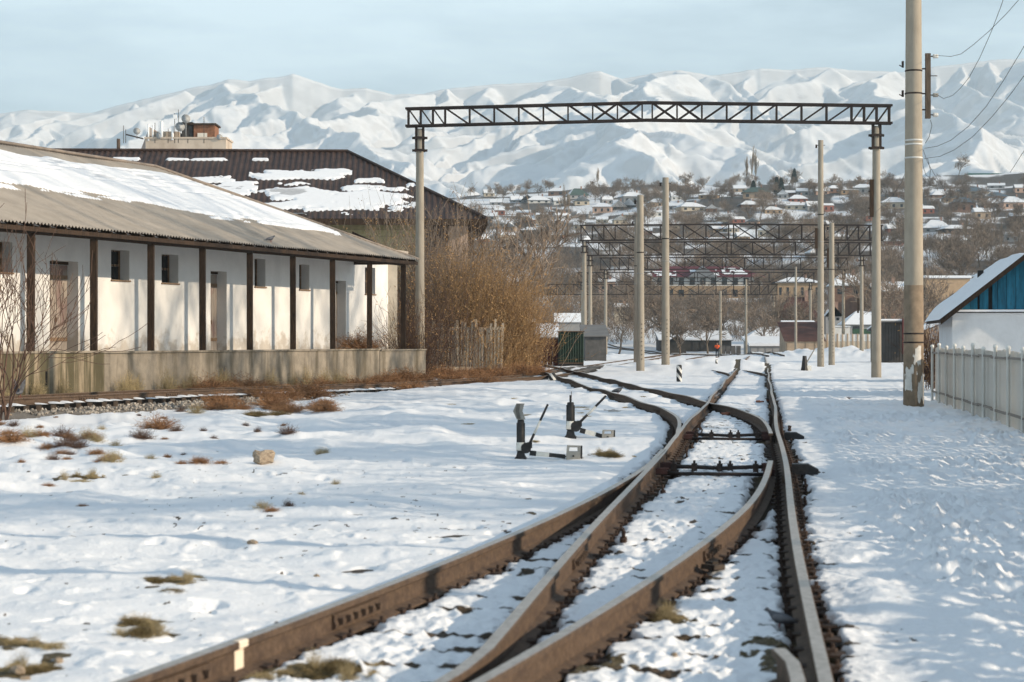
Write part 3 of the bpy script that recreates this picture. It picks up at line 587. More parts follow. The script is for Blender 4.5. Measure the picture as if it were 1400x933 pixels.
def wall_open(ts_, te_, z0, z1, opn, depth, fn):
    """wall face with real openings and deep reveals; fn(t, z, depth_in) -> xyz"""
    cut = sorted({ts_, te_, *[o[0] for o in opn], *[o[1] for o in opn]}); g = G()
    for a, b in zip(cut[:-1], cut[1:]):
        col = sorted([o for o in opn if o[0] <= a+1e-6 and o[1] >= b-1e-6], key=lambda o: o[2]); z = z0
        for o in col+[None]:
            top = o[2] if o else z1
            if top > z+1e-4: g.add([fn(a, z, 0), fn(b, z, 0), fn(b, top, 0), fn(a, top, 0)], [(0, 1, 2, 3)])
            if o: z = o[3]
    for a, b, c, d, *_ in opn:
        q = [(a, c), (b, c), (b, d), (a, d)]
        for i in range(4):
            (u0, v0), (u1, v1) = q[i], q[(i+1) % 4]; g.add([fn(u0, v0, 0), fn(u1, v1, 0), fn(u1, v1, depth), fn(u0, v0, depth)], [(0, 1, 2, 3)])
        g.add([fn(a, c, depth), fn(b, c, depth), fn(b, d, depth), fn(a, d, depth)], [(0, 1, 2, 3)])
    return g
RV = .48
g = wall_open(TW0, TW1, 1.15, 5.42, [o[:4] for o in OPS], RV, lambda t, z, dd: wf(t, WOFF-dd, z))
g.add([wf(TW1, WOFF, 1.15), wf(TW1, WOFF-11, 1.15), wf(TW1, WOFF-11, 5.42), wf(TW1, WOFF, 5.42)], [(0, 1, 2, 3)])
g.build('wall', PLASTER, shed, world=True)
DOORM = layer(mat('worn_door', (.30, .255, .215), .9, .25, 3, stretch=(2, 2, .4), bump=.2, bscale=20), (.22, .13, .115), 2, .5, .62, (1, 1, .6), .7)
FRAMEM = mat('window_frame_timber', (.20, .13, .08), .85, .3, 8)
for (a, b, c, d, k) in OPS:
    if k == 'd':
        wdt = b-a; n = 5
        for i in range(n):
            x0 = a+wdt*i/n; g = G(); p0 = wf(x0+.008, WOFF-RV+.05); p1 = wf(x0+wdt/n-.008, WOFF-RV+.05); g.bar((*p0[:2], (c+d)/2-.05), (*p1[:2], (c+d)/2-.05), .05, d-c-.12+random.uniform(-.02, .02)); g.build('door_plank', DOORM, shed, world=True)
        g = G(); 
        for zz in (c+.45, d-.5): g.bar(wf(a+.05, WOFF-RV+.095, zz), wf(b-.05, WOFF-RV+.095, zz), .03, .12)
        g.bar(wf((a+b)/2+.1, WOFF-RV+.11, c+1.0), wf((a+b)/2+.1, WOFF-RV+.11, c+1.15), .06, .05); g.build('door_fitting', FRAMEM, shed, world=True)
        g = G(); lp = [wf(a-.04, WOFF-RV+.06, d-.04), wf(b+.04, WOFF-RV+.06, d-.04)]; g.bar(lp[0], lp[1], .1, .1); g.build('door_lintel', WOOD_D, shed, world=True)
    else:
        fr = G()
        for (q0, q1) in (((a, c), (b, c)), ((a, d), (b, d)), ((a, c), (a, d)), ((b, c), (b, d)), ((a, (c+d)/2), (b, (c+d)/2))):
            fr.bar(wf(q0[0], WOFF-RV+.08, q0[1]), wf(q1[0], WOFF-RV+.08, q1[1]), .07)
        fr.build('window_frame', FRAMEM, shed, world=True)
        for i in range(1, 5): G().tube([wf(a+(b-a)*i/5, WOFF-RV+.14, c), wf(a+(b-a)*i/5, WOFF-RV+.14, d)], .014, 6).build('window_bar', BLACKSTEEL, shed, world=True)
        for hh in (0, 1):
            za, zb = (c, (c+d)/2) if hh == 0 else ((c+d)/2, d); pg = G(); pg.add([wf(a+.04, WOFF-RV+.07, za+.04), wf(b-.04, WOFF-RV+.07, za+.04), wf(b-.04, WOFF-RV+.07, zb-.04), wf(a+.04, WOFF-RV+.07, zb-.04)], [(0, 1, 2, 3)]); pg.build('pane', GLASS_D, shed, world=True)
        G().bar(wf(a-.03, WOFF-.16, c-.03), wf(b+.03, WOFF-.16, c-.03), .42, .05).build('window_sill', FRAMEM, shed, world=True)
# pilaster near the far end and rain pipe
G().bar(wf(t_on(532, WOFF), WOFF+.08, 1.2), wf(t_on(532, WOFF), WOFF+.08, 5.40), .55, .16).build('pilaster', mat('cream_plaster', (.62, .55, .45), .9, .1, 2), shed, world=True)
# posts, beam, rafters
TP = [1.48+3.29*i for i in range(-3, 9)]
for t_ in TP:
    g = G(); g.bar(wf(t_, 0, 1.22), wf(t_+random.uniform(-.03, .03), 0, 4.72), .2, .2); g.build('post', WOOD_D, shed, world=True)
EZ, ESL = 4.98, 0.436
TE, RW, HIP = 28.45, 7.8, 7.8
for a, b in zip(TP[:-1], TP[1:]): G().bar(wf(a+.002, 0, 4.82+random.uniform(-.015, .015)), wf(b-.002, 0, 4.82+random.uniform(-.015, .015)), .18, .24).build('eave_beam', WOOD_D, shed, world=True)
t_ = -12.0; RAFT = None
while t_ < TE-.2:
    G().bar(wf(t_, .34, EZ-.10), wf(t_, -2.5, EZ-.10+2.84*ESL), .07, .13).build('rafter', WOOD_D, shed, world=True); t_ += .82
G().bar(wf(-13, .37, EZ-.16), wf(TE-.05, .37, EZ-.16), .03, .13).build('fascia', WOOD_D, shed, world=True)
G().bar(wf(TE-.1, .35, EZ-.14), wf(TE-.1, -6, EZ-.10+.02), .05, .14).build('end_beam', WOOD_D, shed, world=True)
# corrugated roof: front slope, hip end and rear slope
def roof_pt(t, o, lift=0.0):
    """o = distance in from the eave"""
    e = .022*math.sin(2*math.pi*t/.175); return wf(t, .4-o, EZ+o*ESL+e+lift)
cols = np.arange(-14, TE+.01, .175/5); NR = 10; V = []; 
sag = lambda t: 0.05*np.sin(t*.35)+.03*np.sin(t*1.1)
P_o = np.array(wf(0, .4)); 
T2 = np.repeat(cols[:, None], NR, 1); vm = np.minimum(1, np.maximum(0.0, (TE-cols)/HIP)); O2 = vm[:, None]*np.linspace(0, 1, NR)[None]*RW
base = np.array([WO.x, WO.y]); dx = np.array([WD.x, WD.y]); nx_ = np.array([WN.x, WN.y])
def roof_arr(T, O, lift, wave=.034):
    xy = base+T[..., None]*dx+(.4-O)[..., None]*nx_; z = EZ+O*ESL+wave*np.sin(2*np.pi*T/.175)+sag(T)*(.4+.6*O/RW)*.6+lift
    return np.concatenate([xy, z[..., None]], -1)
o3 = np.array(shed.location)
ro = obj('roof', fast_mesh('roof', roof_arr(T2, O2, 0)-o3, grid_quads(*T2.shape), SLATE), shed)
# hip end sheet + rear slope + closing soffit, simpler
rid_e = roof_arr(np.array([TE-HIP]), np.array([RW]), 0)[0]; rid_s = roof_arr(np.array([-14.0]), np.array([RW]), 0)[0]
cF = np.array(roof_pt(TE, 0)); cB = np.array(wf(TE, .4-2*RW, EZ)); sB = np.array(wf(-14, .4-2*RW, EZ))
G().add([cF, cB, rid_e], [(0, 1, 2)]).add([cB, sB, rid_s, rid_e], [(0, 1, 2, 3)]).build('rear_roof', SLATE, shed, world=True)
G().tube([rid_s+(0, 0, .05), rid_e+(0, 0, .06), (rid_e+cF)/2+(0, 0, .05), cF+(0, 0, .03)], .06, 8).build('ridge_cap', mat('ridge_sheet', (.26, .21, .17), .8, .2, 3), shed, True, world=True)
# snow lying on the front slope
ct = np.arange(-14, TE-.3, .07); NR = 90; vm = np.minimum(1, np.maximum(0.0, (TE-ct)/HIP)); T3 = np.repeat(ct[:, None], NR, 1); O3 = vm[:, None]*np.linspace(0, 1, NR)[None]*RW
bn_ = 2.65+.55*np.sin(T3*.16+.6)+.5*fbm(T3/6, O3*0+1, 201, 3)+.10*pn(T3/.18, O3*.3, 203)+.55*fbm((T3+O3*2.2)/2.6, O3/.35, 202, 3)
mk = sm(0, .35, O3-bn_)*sm(.25, .6, vm[:, None]*RW-O3-.42-.4*np.abs(fbm(T3/3, O3*0, 207, 3)))
streak = fbm((T3+O3*2.2)/4.5, (O3-T3*.02)/.16, 204, 3); mk = mk*sm(.52, .36, streak*(.35+1.0*sm(3.5, 6.2, O3)))
mk = mk*sm(.0, .25, TE-.9-T3-.28*O3)
P3 = roof_arr(T3, O3, .12*np.sqrt(mk)-.014, .006); q = grid_quads(*T3.shape); keep = mk.ravel()[q].max(1) > .12
obj('roof_snow', fast_mesh('roof_snow', P3-o3, q[keep], SNOW), shed)
# lower roof of the back addition, seen past the hip, with two pigeons' perch left free
ann = G(); ta_ = TE-1.2
ann.add([wf(ta_, -1.9, 5.62), wf(TW1+.5, -1.9, 5.52), wf(TW1+.5, -12, 6.6), wf(ta_, -12, 6.7), wf(ta_, -1.9, 5.52), wf(TW1+.5, -1.9, 5.42), wf(TW1+.5, -12, 6.5), wf(ta_, -12, 6.6)], [(0, 1, 2, 3), (7, 6, 5, 4), (0, 4, 5, 1), (1, 5, 6, 2), (3, 2, 6, 7), (0, 3, 7, 4)])
ann.build('addition_roof', SLATE, shed, world=True)
# loading platform in three cast lengths
plat = [(-16, t_on(142, .5), .52, 1.27, CONC_M), (t_on(142, .5)+.03, t_on(519, .4), .40, 1.25, CONC_D), (t_on(519, .4)+.04, t_on(582, .4), .40, 1.22, CONC_D)]
for a, b, o, z, m_ in plat:
    g = G(); q = [wf(a, o), wf(b, o), wf(b, -2.6), wf(a, -2.6)]; g.add([(*p[:2], zz) for zz in (-.6, z) for p in q], [(3, 2, 1, 0), (4, 5, 6, 7), (0, 1, 5, 4), (1, 2, 6, 5), (2, 3, 7, 6), (3, 0, 4, 7)])
    g.build('platform', m_, shed, world=True)
    G().bar(wf(a+.02, o-.05, z+.03), wf(b-.02, o-.05, z+.03), .22, .06).build('platform_edge', CONC_D, shed, world=True)
G().bar(wf(t_on(63, .53), .535, .35), wf(t_on(63, .53), .535, .75), .07, .03).build('drain_slot', BLACKPAINT, shed, world=True)
# ------------------------------------------------------------------ brown-roofed building behind
BROWN = mat('brown_metal_roof', (.050, .032, .026), .5, .2, 2.0, col2=(.075, .048, .038), metal=.1)
BR = thing('brown_roofed_building', 'big building with dark brown ribbed metal hip roof behind the shed', 'building', (-1.4, 110, 0), math.radians(2.4))
# local: x to the left is negative, y away; front eave y=0, right eave x=0
EZ2, RZ2, DEP = 8.3, 12.75, 16.0; W2 = 40.0; RUN = DEP/2
def brp(x, y): # height of the roof surface
    d = min(-x, x+W2, y, DEP-y); return EZ2+(RZ2-EZ2)*d/RUN
rib = .33; g = G()
xs = np.arange(-W2, 0.001, rib/4)
vs = []; fs = []
for x in xs:
    v = min(RUN, -x, x+W2); ph = (x % rib)/rib; e = .05 if ph < .3 else 0
    for k in range(2): vs.append((x, v*k, EZ2+(RZ2-EZ2)*(v*k)/RUN+e))
fs = [(2*i, 2*i+2, 2*i+3, 2*i+1) for i in range(len(xs)-1)]; g.add(vs, fs)
ys = np.arange(0, DEP+.001, rib/4); o = len(vs); vs = []
for y in ys:
    v = min(RUN, y, DEP-y); e = .05 if (y % rib)/rib < .3 else 0
    for k in range(2): vs.append((-v*k, y, EZ2+(RZ2-EZ2)*(v*k)/RUN+e))
g.add(vs, [(2*i, 2*i+2, 2*i+3, 2*i+1) for i in range(len(ys)-1)])
g.add([(-W2, DEP, EZ2), (0, DEP, EZ2), (-RUN, RUN, RZ2), (-W2+RUN, RUN, RZ2), (-W2, 0, EZ2)], [(0, 1, 2, 3), (4, 0, 3)]); g.build('roof', BROWN, BR)
G().tube([(-W2+RUN, RUN, RZ2+.06), (-RUN, RUN, RZ2+.06), (0, 0, EZ2+.08)], .11, 6).build('ridge_cap', BROWN, BR)
G().box((-W2/2, -.02, EZ2-.14), (W2+.1, .04, .34)).build('fascia', WOOD_D, BR); G().box((.02, DEP/2, EZ2-.14), (.04, DEP+.1, .34)).build('fascia', WOOD_D, BR)
G().box((-W2/2, DEP/2, EZ2-.20), (W2-.1, DEP-.1, .06)).build('soffit', WOOD_D, BR)
YB = layer(mat('olive_brick', (.36, .30, .16), .9, .15, 4), (.22, .17, .10), 1.2, .55, .75, (1, 1, .5), .5)
PB = layer(mat('pinkish_brick', (.46, .33, .25), .9, .18, 3), (.20, .14, .11), 1.5, .52, .7, (1, 1, .5), .6)
bw = wall_open(-W2+1.2, -3.9, -.4, EZ2-.2, [(-9, -7.6, 4.4, 6.2), (-14, -12.6, 4.4, 6.2), (-19, -17.6, 4.4, 6.2), (-9, -7.6, 1.0, 2.9), (-14, -12.6, 1.0, 2.9)], .25, lambda t, z, dd: (t, 1.2+dd, z)); bw.build('front_wall', YB, BR)
for k in range(20): G().box((-12.1, 1.19, .2+k*.4), (16.2, .03, .025)).build('mortar_course', mat('mortar', (.25, .21, .13), .95), BR)
for (a, c) in ((-9, 4.4), (-14, 4.4), (-19, 4.4), (-9, 1.0), (-14, 1.0)): G().box((a+.7, 1.40, c+.92), (1.36, .03, 1.8)).build('window_pane', GLASS_D, BR)
G().box((-3.0, 1.9, EZ2/2-.4), (1.76, 1.5, EZ2+.2)).build('corner_pier', mat('dark_brick', (.085, .055, .045), .9, .2, 3), BR)
G().box((-1.55, DEP/2, EZ2/2-.4), (1.1, DEP-2.4, EZ2+.2)).build('side_wall', PB, BR)
for k in range(3): G().box((-.85, 2.0+k*4.2, EZ2-1.3), (.35, .3, .9)).build('bracket', WOOD_D, BR)
G().box((-.75, 3.1, 6.6), (.5, 1.5, .12)).build('ledge', WOOD_D, BR); G().box((-.95, 3.1, 5.9), (.12, .9, 1.1)).build('side_window', GLASS_D, BR)
# snow patches left on the brown roof
def brsnow(x0, x1, v0, v1, seed, thr):
    nx, ny = 130, 46; X, Vv = np.meshgrid(np.linspace(x0, x1, nx), np.linspace(v0, v1, ny), indexing='ij')
    e = np.minimum(np.minimum((X-x0)/(x1-x0), (x1-X)/(x1-x0))*3.2, np.minimum((Vv-v0)/(v1-v0), (v1-Vv)/(v1-v0))*2.2)
    m_ = sm(.0, .16, np.clip(e, 0, 1)+.65*fbm(X/2.4, Vv/.55, seed, 4)-thr)
    Z = EZ2+(RZ2-EZ2)*Vv/RUN+.05+.12*m_; q = grid_quads(nx, ny); keep = m_.ravel()[q].max(1) > .1
    if keep.sum(): obj('roof_snow', fast_mesh('roof_snow', np.stack([X, Vv, Z-.03], -1), q[keep], SNOW), BR)
def bx(px, py): 
    """pixel to roof coordinates of the front slope (at about 112 m)"""
    v = (301-py)/(301-207.5)*RUN; Y = 110+v; x = (px-700)/F*Y+1.4; return x, v
for (p0, y0, p1, y1, sd, th_) in ((345, 234, 488, 250, 11, .30), (348, 254, 575, 296, 12, .26), (485, 246, 535, 254, 13, .30), (255, 244, 330, 254, 14, .22), (300, 252, 360, 268, 15, .2), (360, 262, 425, 275, 16, .3), (160, 219, 205, 223, 17, .5), (215, 219, 330, 223, 18, .5), (350, 219, 378, 222, 19, .5), (270, 258, 350, 285, 20, .25)):
    xa, va = bx(p0, y1); xb, vb = bx(p1, y0); brsnow(xa, xb, va, vb, sd*7, th_)
# ------------------------------------------------------------------ tall block behind with aerials
YT = 185.0
PANEL = layer(layer(mat('panel_concrete', (.50, .41, .32), .92, .1, .8), (.30, .22, .16), .5, .5, .7, (1, 1, .5), .7), (.16, .14, .13), .9, .6, .75, (1, 1, .3), .5)
def tb_(px, py): return at(px, py, YT)
c0 = tb_(199, 207); c1 = tb_(309, 207); cl = tb_(147, 207); ztop = tb_(250, 190).z
blk = thing('tower_block', 'tan concrete apartment block top with aerials behind the brown roof', 'building', ((c0.x+c1.x)/2, YT+7, 0))
g = G(); g.box(((c0.x+c1.x)/2, YT+2, ztop/2-.5), (c1.x-c0.x, 4, ztop+1)); g.build('front_block', PANEL, blk, world=True)
g = G(); zl = EYE+(HOR-194)/F*(YT+10); g.add([(cl.x, YT+16, -1), (c0.x, YT+2, -1), (c0.x, YT+14, -1), (cl.x, YT+20, -1), (cl.x, YT+16, zl-.5), (c0.x, YT+2, zl+.6), (c0.x, YT+14, zl+.6), (cl.x, YT+20, zl-.5)], [(3, 2, 1, 0), (4, 5, 6, 7), (0, 1, 5, 4), (1, 2, 6, 5), (2, 3, 7, 6), (3, 0, 4, 7)]); g.build('side_block', layer(mat('patched_panel', (.27, .24, .22), .92, .2, .6), (.34, .22, .16), .5, .45, .6, (1, 1, .2), .8), blk, world=True)
G().box(((c0.x+c1.x)/2, YT+2, ztop+.08), (c1.x-c0.x+.2, 4.2, .16)).build('parapet', PANEL, blk, world=True)
BRK = layer(mat('penthouse_brick', (.24, .115, .065), .9, .25, 3), (.12, .06, .04), 1.4, .5, .7, (1, 1, 1), .6)
pa = tb_(262, 189); pb = tb_(291, 169); G().box(((pa.x+pb.x)/2, YT+2.5, (pa.z+pb.z)/2), (pb.x-pa.x, 2.6, pb.z-pa.z)).build('penthouse', BRK, blk, world=True)
G().box(((pa.x+pb.x)/2-.2, YT+2.5, pb.z+.06), (pb.x-pa.x+.7, 3.2, .14)).build('penthouse_roof', WOOD_D, blk, world=True)
pp = tb_(274, 184); G().box((pp.x, YT+1.17, pp.z), (.9, .06, .5)).build('white_patch', WHITEPAINT, blk, world=True)
pd = tb_(254, 186); G().box((pd.x-.1, YT+2.6, pd.z+.5), (1.0, 2.4, 1.9)).build('dark_hut', mat('dark_shed_metal', (.06, .06, .06), .8), blk, world=True)
ph = tb_(225, 184); G().box((ph.x, YT+2.2, ph.z), (1.6*4.4/3, 3, .7)).build('roof_hut', PANEL, blk, world=True)
DISH = mat('dish_grey', (.36, .36, .35), .5, .1, 3); WHT = mat('antenna_white', (.78, .78, .77), .6, .05, 3)
for (px, py, r) in ((254, 163, .42), (246, 174, .45), (187, 180, .33), (300, 188, .28), (218, 186, .33)):
    p = tb_(px, py); g = G().lathe([(r, .12), (r*.8, .05), (r*.4, .01), (.02, 0), (.02, -.03), (r*.4, -.02), (r*.8, .02), (r, .09)], (0, 0, 0), 16); g.tube([(0, 0, 0), (0, 0, .3)], .02, 5); g.xf(Matrix.Translation(p) @ Matrix.Rotation(math.radians(78), 4, 'X') @ Matrix.Rotation(math.radians(18), 4, 'Y'))
    g.tube([(p.x, p.y+.15, p.z), (p.x, p.y+.15, ztop)], .035, 5); g.build('satellite_dish', DISH, blk, True, world=True)
for (px, y0, y1, wd) in ((203, 170, 187, .14), (221, 166, 182, .22), (218.5, 166, 176, .16), (236, 173, 186, .2), (209, 171, 184, .12)): a = tb_(px, y0); b = tb_(px, y1); G().tube([a, b+Vector((0, 0, -.4))], wd*.6, 8).build('panel_antenna', WHT, blk, True, world=True)
for (px, y0) in ((169, 172), (172, 177), (239, 155), (244, 150), (212, 168), (230, 176), (257, 176), (279, 160)): a = tb_(px, y0); G().tube([a, (a.x, a.y, ztop-.4)], .028, 5).build('mast', BLACKSTEEL, blk, world=True)
a = tb_(172, 184); b = tb_(196, 190); G().bar(a, b, .12).build('boom', BLACKSTEEL, blk, world=True); a = tb_(162, 190); G().tube([a, (a.x, a.y, a.z-1.0)], .16, 10).build('vent_pipe', RUST, blk, True, world=True)
p = tb_(239.5, 160); G().box(tuple(p), (.3, .3, .4)).build('equipment_box', WHT, blk, world=True)
# ------------------------------------------------------------------ concrete poles, gantries
def pole_mesh(H, r0, r1, n=18):
    g = G(); prof = [(r0+(r1-r0)*k/8, -.4+(H+.4)*k/8) for k in range(9)]; return g.lathe(prof, (0, 0, 0), n)
def gantry(pl, pr, ybase_l, ybase_r, Yl, Yr, top, bot, depth_px, ends, rise, lab, wd=.07, r=.225, half=(1, 1, 1, 2, 2, 2, 2, 2, 2, 2, 2), piec=True):
    """pl, pr = x of the poles in the photograph; top, bot = chord heights there; ends = overhang in m"""
    A = Vector(((pl-700)/F*Yl, Yl, 0)); B = Vector(((pr-700)/F*Yr, Yr, 0)); A.z = gz(A.x, A.y); B.z = gz(B.x, B.y)
    zt = EYE+(HOR-top)*Yr/F; zb = EYE+(HOR-bot)*Yr/F
    gt = thing('gantry', lab, 'gantry', A)
    d = (B-A); d.z = 0; span = d.length; d.normalize(); nrm = Vector((-d.y, d.x, 0))
    for P in (A, B):
        H = zb-.12-P.z
        po = pole_mesh(H, r, r*.72).build('pole', CONC, gt, True, loc=P-A)
        for hz in (H-.95, H-.40): 
            g = G().box((0, 0, hz), (r*2*.74+.34, .10, .10)); g.box((0, -r*.74-.05, hz), (r*2, .05, .10)); g.box((0, r*.74+.05, hz), (r*2, .05, .10)); g.build('clamp', BLACKSTEEL, po)
        for sx in (-1, 1): G().box((sx*r*.70, -.06, H-.42), (.10, .16, 1.12)).build('channel', BLACKSTEEL, po)
        for sx in (-1, 1): G().box((sx*.13, 0, H+.05), (.06, .30, .22)).build('saddle', BLACKSTEEL, po)
    ht = zt-zb; a0 = -ends[0]; a1 = span+ends[1]; mid = (a0+a1)/2
    tot = sum(half); xs = [0]; 
    for h in half: xs.append(xs[-1]+h/tot)
    L_ = [a0+x*(mid-.22-a0) for x in xs]; R_ = [a1-x*(a1-mid-.22) for x in xs]
    def pt(s, up, side): 
        zz = zb+(ht if up else 0)+rise*(1-abs((s-mid)/(a1-mid))**1.0); q = A+d*s+nrm*side*.22; return Vector((q.x-A.x, q.y-A.y, zz-A.z))
    for side in (-1, 1):
        for up in (0, 1):
            barpiece('chord', pt(a0-.12, up, side), pt(mid, up, side), wd*1.25, TRUSS, gt); barpiece('chord', pt(mid, up, side), pt(a1+.12, up, side), wd*1.25, TRUSS, gt)
        for Z in (L_, R_):
            for k, s_ in enumerate(Z): barpiece('upright', pt(s_, 0, side), pt(s_, 1, side), wd*.8, TRUSS, gt)
            for k in range(len(Z)-1):
                barpiece('diagonal', pt(Z[k], 1, side), pt(Z[k+1], 0, side), wd*.75, TRUSS, gt)
                if k >= len(Z)-3: barpiece('diagonal', pt(Z[k], 0, side), pt(Z[k+1], 1, side), wd*.7, TRUSS, gt)
    for Z in (L_, R_):
        for s_ in Z[::2]: barpiece('cross_tie', pt(s_, 0, -1), pt(s_, 0, 1), wd*.6, TRUSS, gt); barpiece('cross_tie', pt(s_, 1, -1), pt(s_, 1, 1), wd*.6, TRUSS, gt)
    return gt, A, B
g1, A1, B1 = gantry(574, 1198, 505, 517, 87.5, 86.4, 145, 169, 25, (.5, .55), .20, 'nearest and tallest lattice gantry spanning the tracks on two concrete poles', .075, .225, (1, 1, 1, 2, 2, 2, 2, 2, 2, 2, 2))
g2, A2, B2 = gantry(799, 1197, 490, 490, 178, 178, 308.5, 329, 20, (.3, .5), .12, 'second gantry from the front, upper of the overlapping row of lattice beams', .085, .225, (1, 1, 1, 2, 2, 2, 2, 2))
g3, A3, B3 = gantry(807, 1178, 487, 486, 207, 207, 332, 349.5, 18, (.25, .9), .10, 'third gantry from the front, its left pole close beside the second one', .085, .225, (1, 1, 1, 2, 2, 2, 2, 2))
g4, A4, B4 = gantry(828, 1153, 487, 486, 244, 244, 353, 369, 16, (.6, .5), .08, 'fourth gantry from the front, one pole by the green container', .09, .225, (1, 1, 1, 2, 2, 2, 2, 2))
g5, A5, B5 = gantry(796, 1108, 487, 486, 292, 292, 373, 386, 13, (.6, .5), .06, 'fifth gantry from the front, thin and partly hidden by nearer beams', .09, .225, (1, 1, 1, 2, 2, 2, 2, 2))
g6, A6, B6 = gantry(754, 1058, 480, 485, 318, 318, 389, 403, 13, (.6, .5), .06, 'farthest gantry, reaching left past the red fence', .095, .225, (1, 1, 1, 2, 2, 2, 2, 2))
def lone_pole(px, pbase, ptop, lab, Y=None, r=.21, extra=True, drop=0):
    Y = Y or F*1.65/(pbase-HOR); x = (px-700)/F*Y; z = gz(x, Y); H = EYE+(HOR-ptop)*Y/F-z
    po = thing('concrete_pole', lab, 'pole', (x, Y, z)); pole_mesh(H, r, r*.74).build('shaft', CONC, po, True)
    if extra:
        g = G().tube([(-r-.06, 0, H-.3), (r+.05, 0, H-.3)], .02, 6); g.box((-r-.05, 0, H-.36), (.10, .12, .2)); g.build('hook', BLACKSTEEL, po)
        g = G()
        for k in range(9): g.box((.06, -r*.98, .6+.22*k), (.035, .02, .05))
        g.build('bolt_holes', BLACKPAINT, po)
    for k in range(2):
        zz = H*(.55+.12*k); rr = r+(r*.74-r)*zz/H; G().lathe([(rr+.004, zz), (rr+.012, zz+.01), (rr+.012, zz+.05), (rr+.004, zz+.06)], (0, 0, 0), 18).build('wire_band', BLACKSTEEL if k else GREYPAINT, po, True)
    return po
p910 = lone_pole(910, 507.5, 243, 'bare concrete pole without a beam, taller of the pair left of the tracks', r=.225)
p875 = lone_pole(875.5, 509.5, 267, 'bare concrete pole, shorter and left of the pair beside the tracks', r=.215)
p871 = lone_pole(871, 502, 297, 'concrete pole standing almost hidden behind the shorter pole of the pair', r=.215)
p1122 = lone_pole(1122, 503, 192, 'tall bare concrete pole right of the main track beyond the first gantry', r=.21)
p1137 = lone_pole(1137, 499.5, 305, 'concrete pole just right of the tall bare one, reaching the second beam', r=.215)
lone_pole(985, 484, 398, 'slim far pole behind the walking person', Y=255, r=.19, extra=False)
lone_pole(1020, 485, 382, 'slim far pole rising left of the main track end', Y=250, r=.17, extra=False)
lone_pole(1088, 486, 365, 'slim far pole between the main track and the tall bare pole', Y=226, r=.16, extra=False)
lone_pole(867.5, 478, 404, 'thin far pole left of the poles pair behind the yard', Y=330, r=.2, extra=False)
for X_, Y_, H_ in ((11.2, 11.6, 8.5), (12.4, 8.6, 8.0)):
    po = thing('concrete_pole', 'line pole standing beside the right-hand fence outside the picture', 'pole', (X_, Y_, gz(X_, Y_)), 0, 'line poles outside the picture on the right'); pole_mesh(H_, .2, .15).build('shaft', CONC, po, True); G().box((0, 0, H_-.5), (.12, 1.6, .12)).build('crossarm', WOOD_D, po)
# boards on pole sides
for Bp, px, y0, y1, Yp in ((B1, 1191, 246, 297, 86.4),):
    a = at(px, y0, Yp); b = at(px, y1, Yp); G().bar(a+Vector((0, -.1, 0)), b+Vector((0, -.1, 0)), .16, .12).build('side_board', WOOD_D, g1, world=True)
    for yy in (262, 285): q = at(px-3, yy, Yp); G().tube([q+Vector((-.05, -.1, 0)), q+Vector((.35, -.1, 0))], .03, 6).build('insulator_pin', BLACKSTEEL, g1, world=True)
a = at(1116, 312, 118); b = at(1116, 340, 118); G().bar(a, b, .16, .12).build('side_board', WOOD_D, p1122, world=True)
a = at(1132, 340, 132); b = at(1132, 366, 132); G().bar(a, b, .16, .12).build('side_board', WOOD_D, p1137, world=True)
a = at(1173, 408, 207); b = at(1173, 428, 207); G().bar(a, b, .2, .14).build('side_board', WOOD_D, g3, world=True)
q = at(1154, 482, 243.6); G().box((q.x, q.y-.25, q.z), (.45, .03, .36)).build('number_plate', mat('yellow_plate', (.45, .30, .06), .7), g4, world=True)
# ------------------------------------------------------------------ near pole on the right
YN = 49.4; XN = (1249-700)/F*YN; ZN = gz(XN, YN); HN = 11.2
npole = thing('concrete_pole', 'nearest thick concrete pole at right, brown-painted foot with peeling white paste', 'pole', (XN, YN, ZN-.05))
CONC_N = layer(mat('near_pole_concrete', (.34, .29, .225), .9, .1, 4, bump=.25, bscale=40, stretch=(1, 1, .35)), (.24, .20, .155), 1.5, .55, .75, (2, 2, .2), .55)
r0, r1 = .255, .185
g = G().lathe([(r0+(r1-r0)*k/16, -.3+(HN+.3)*k/16) for k in range(17)], (0, 0, 0), 28); g.build('shaft', CONC_N, npole, True)
zpaint = (556-388)/F*YN; rz = lambda z: r0+(r1-r0)*(z+.3)/(HN+.3)
G().lathe([(rz(0)+.003, -.05), (rz(zpaint)+.003, zpaint)], (0, 0, 0), 28).build('brown_paint', layer(mat('brown_foot_paint', (.25, .185, .125), .9, .15, 5), (.16, .12, .085), 4, .5, .7, (1, 1, .4), .7), npole, True)
# torn white paste patches hugging the front of the pole
def patch(a0, a1, z0, z1, seed, thr=.0):
    na, nz_ = 30, 46; A_, Zz = np.meshgrid(np.linspace(a0, a1, na), np.linspace(z0, z1, nz_), indexing='ij'); e = np.minimum(np.minimum((A_-a0)/(a1-a0), (a1-A_)/(a1-a0)), np.minimum((Zz-z0)/(z1-z0), (z1-Zz)/(z1-z0)))*3
    m_ = np.clip(e, 0, .8)+.55*fbm(A_*3, Zz*2.2, seed, 3)-.42-thr; R = np.array([rz(z) for z in Zz.ravel()]).reshape(Zz.shape)+.006
    V = np.stack([np.sin(A_)*R, -np.cos(A_)*R, Zz], -1); q = grid_quads(na, nz_); keep = (m_.ravel()[q] > 0).all(1); obj('paste_patch', fast_mesh('paste_patch', V, q[keep], mat('old_paste', (.62, .58, .52), .9, .12, 6)), npole)
S_px = YN/F
patch(-.35, .75, (556-500)*S_px, (556-468)*S_px, 4); patch(-1.3, -.1, (556-538)*S_px, (556-494)*S_px, 9); patch(.1, 1.2, .06, (556-505)*S_px, 15, -.1)
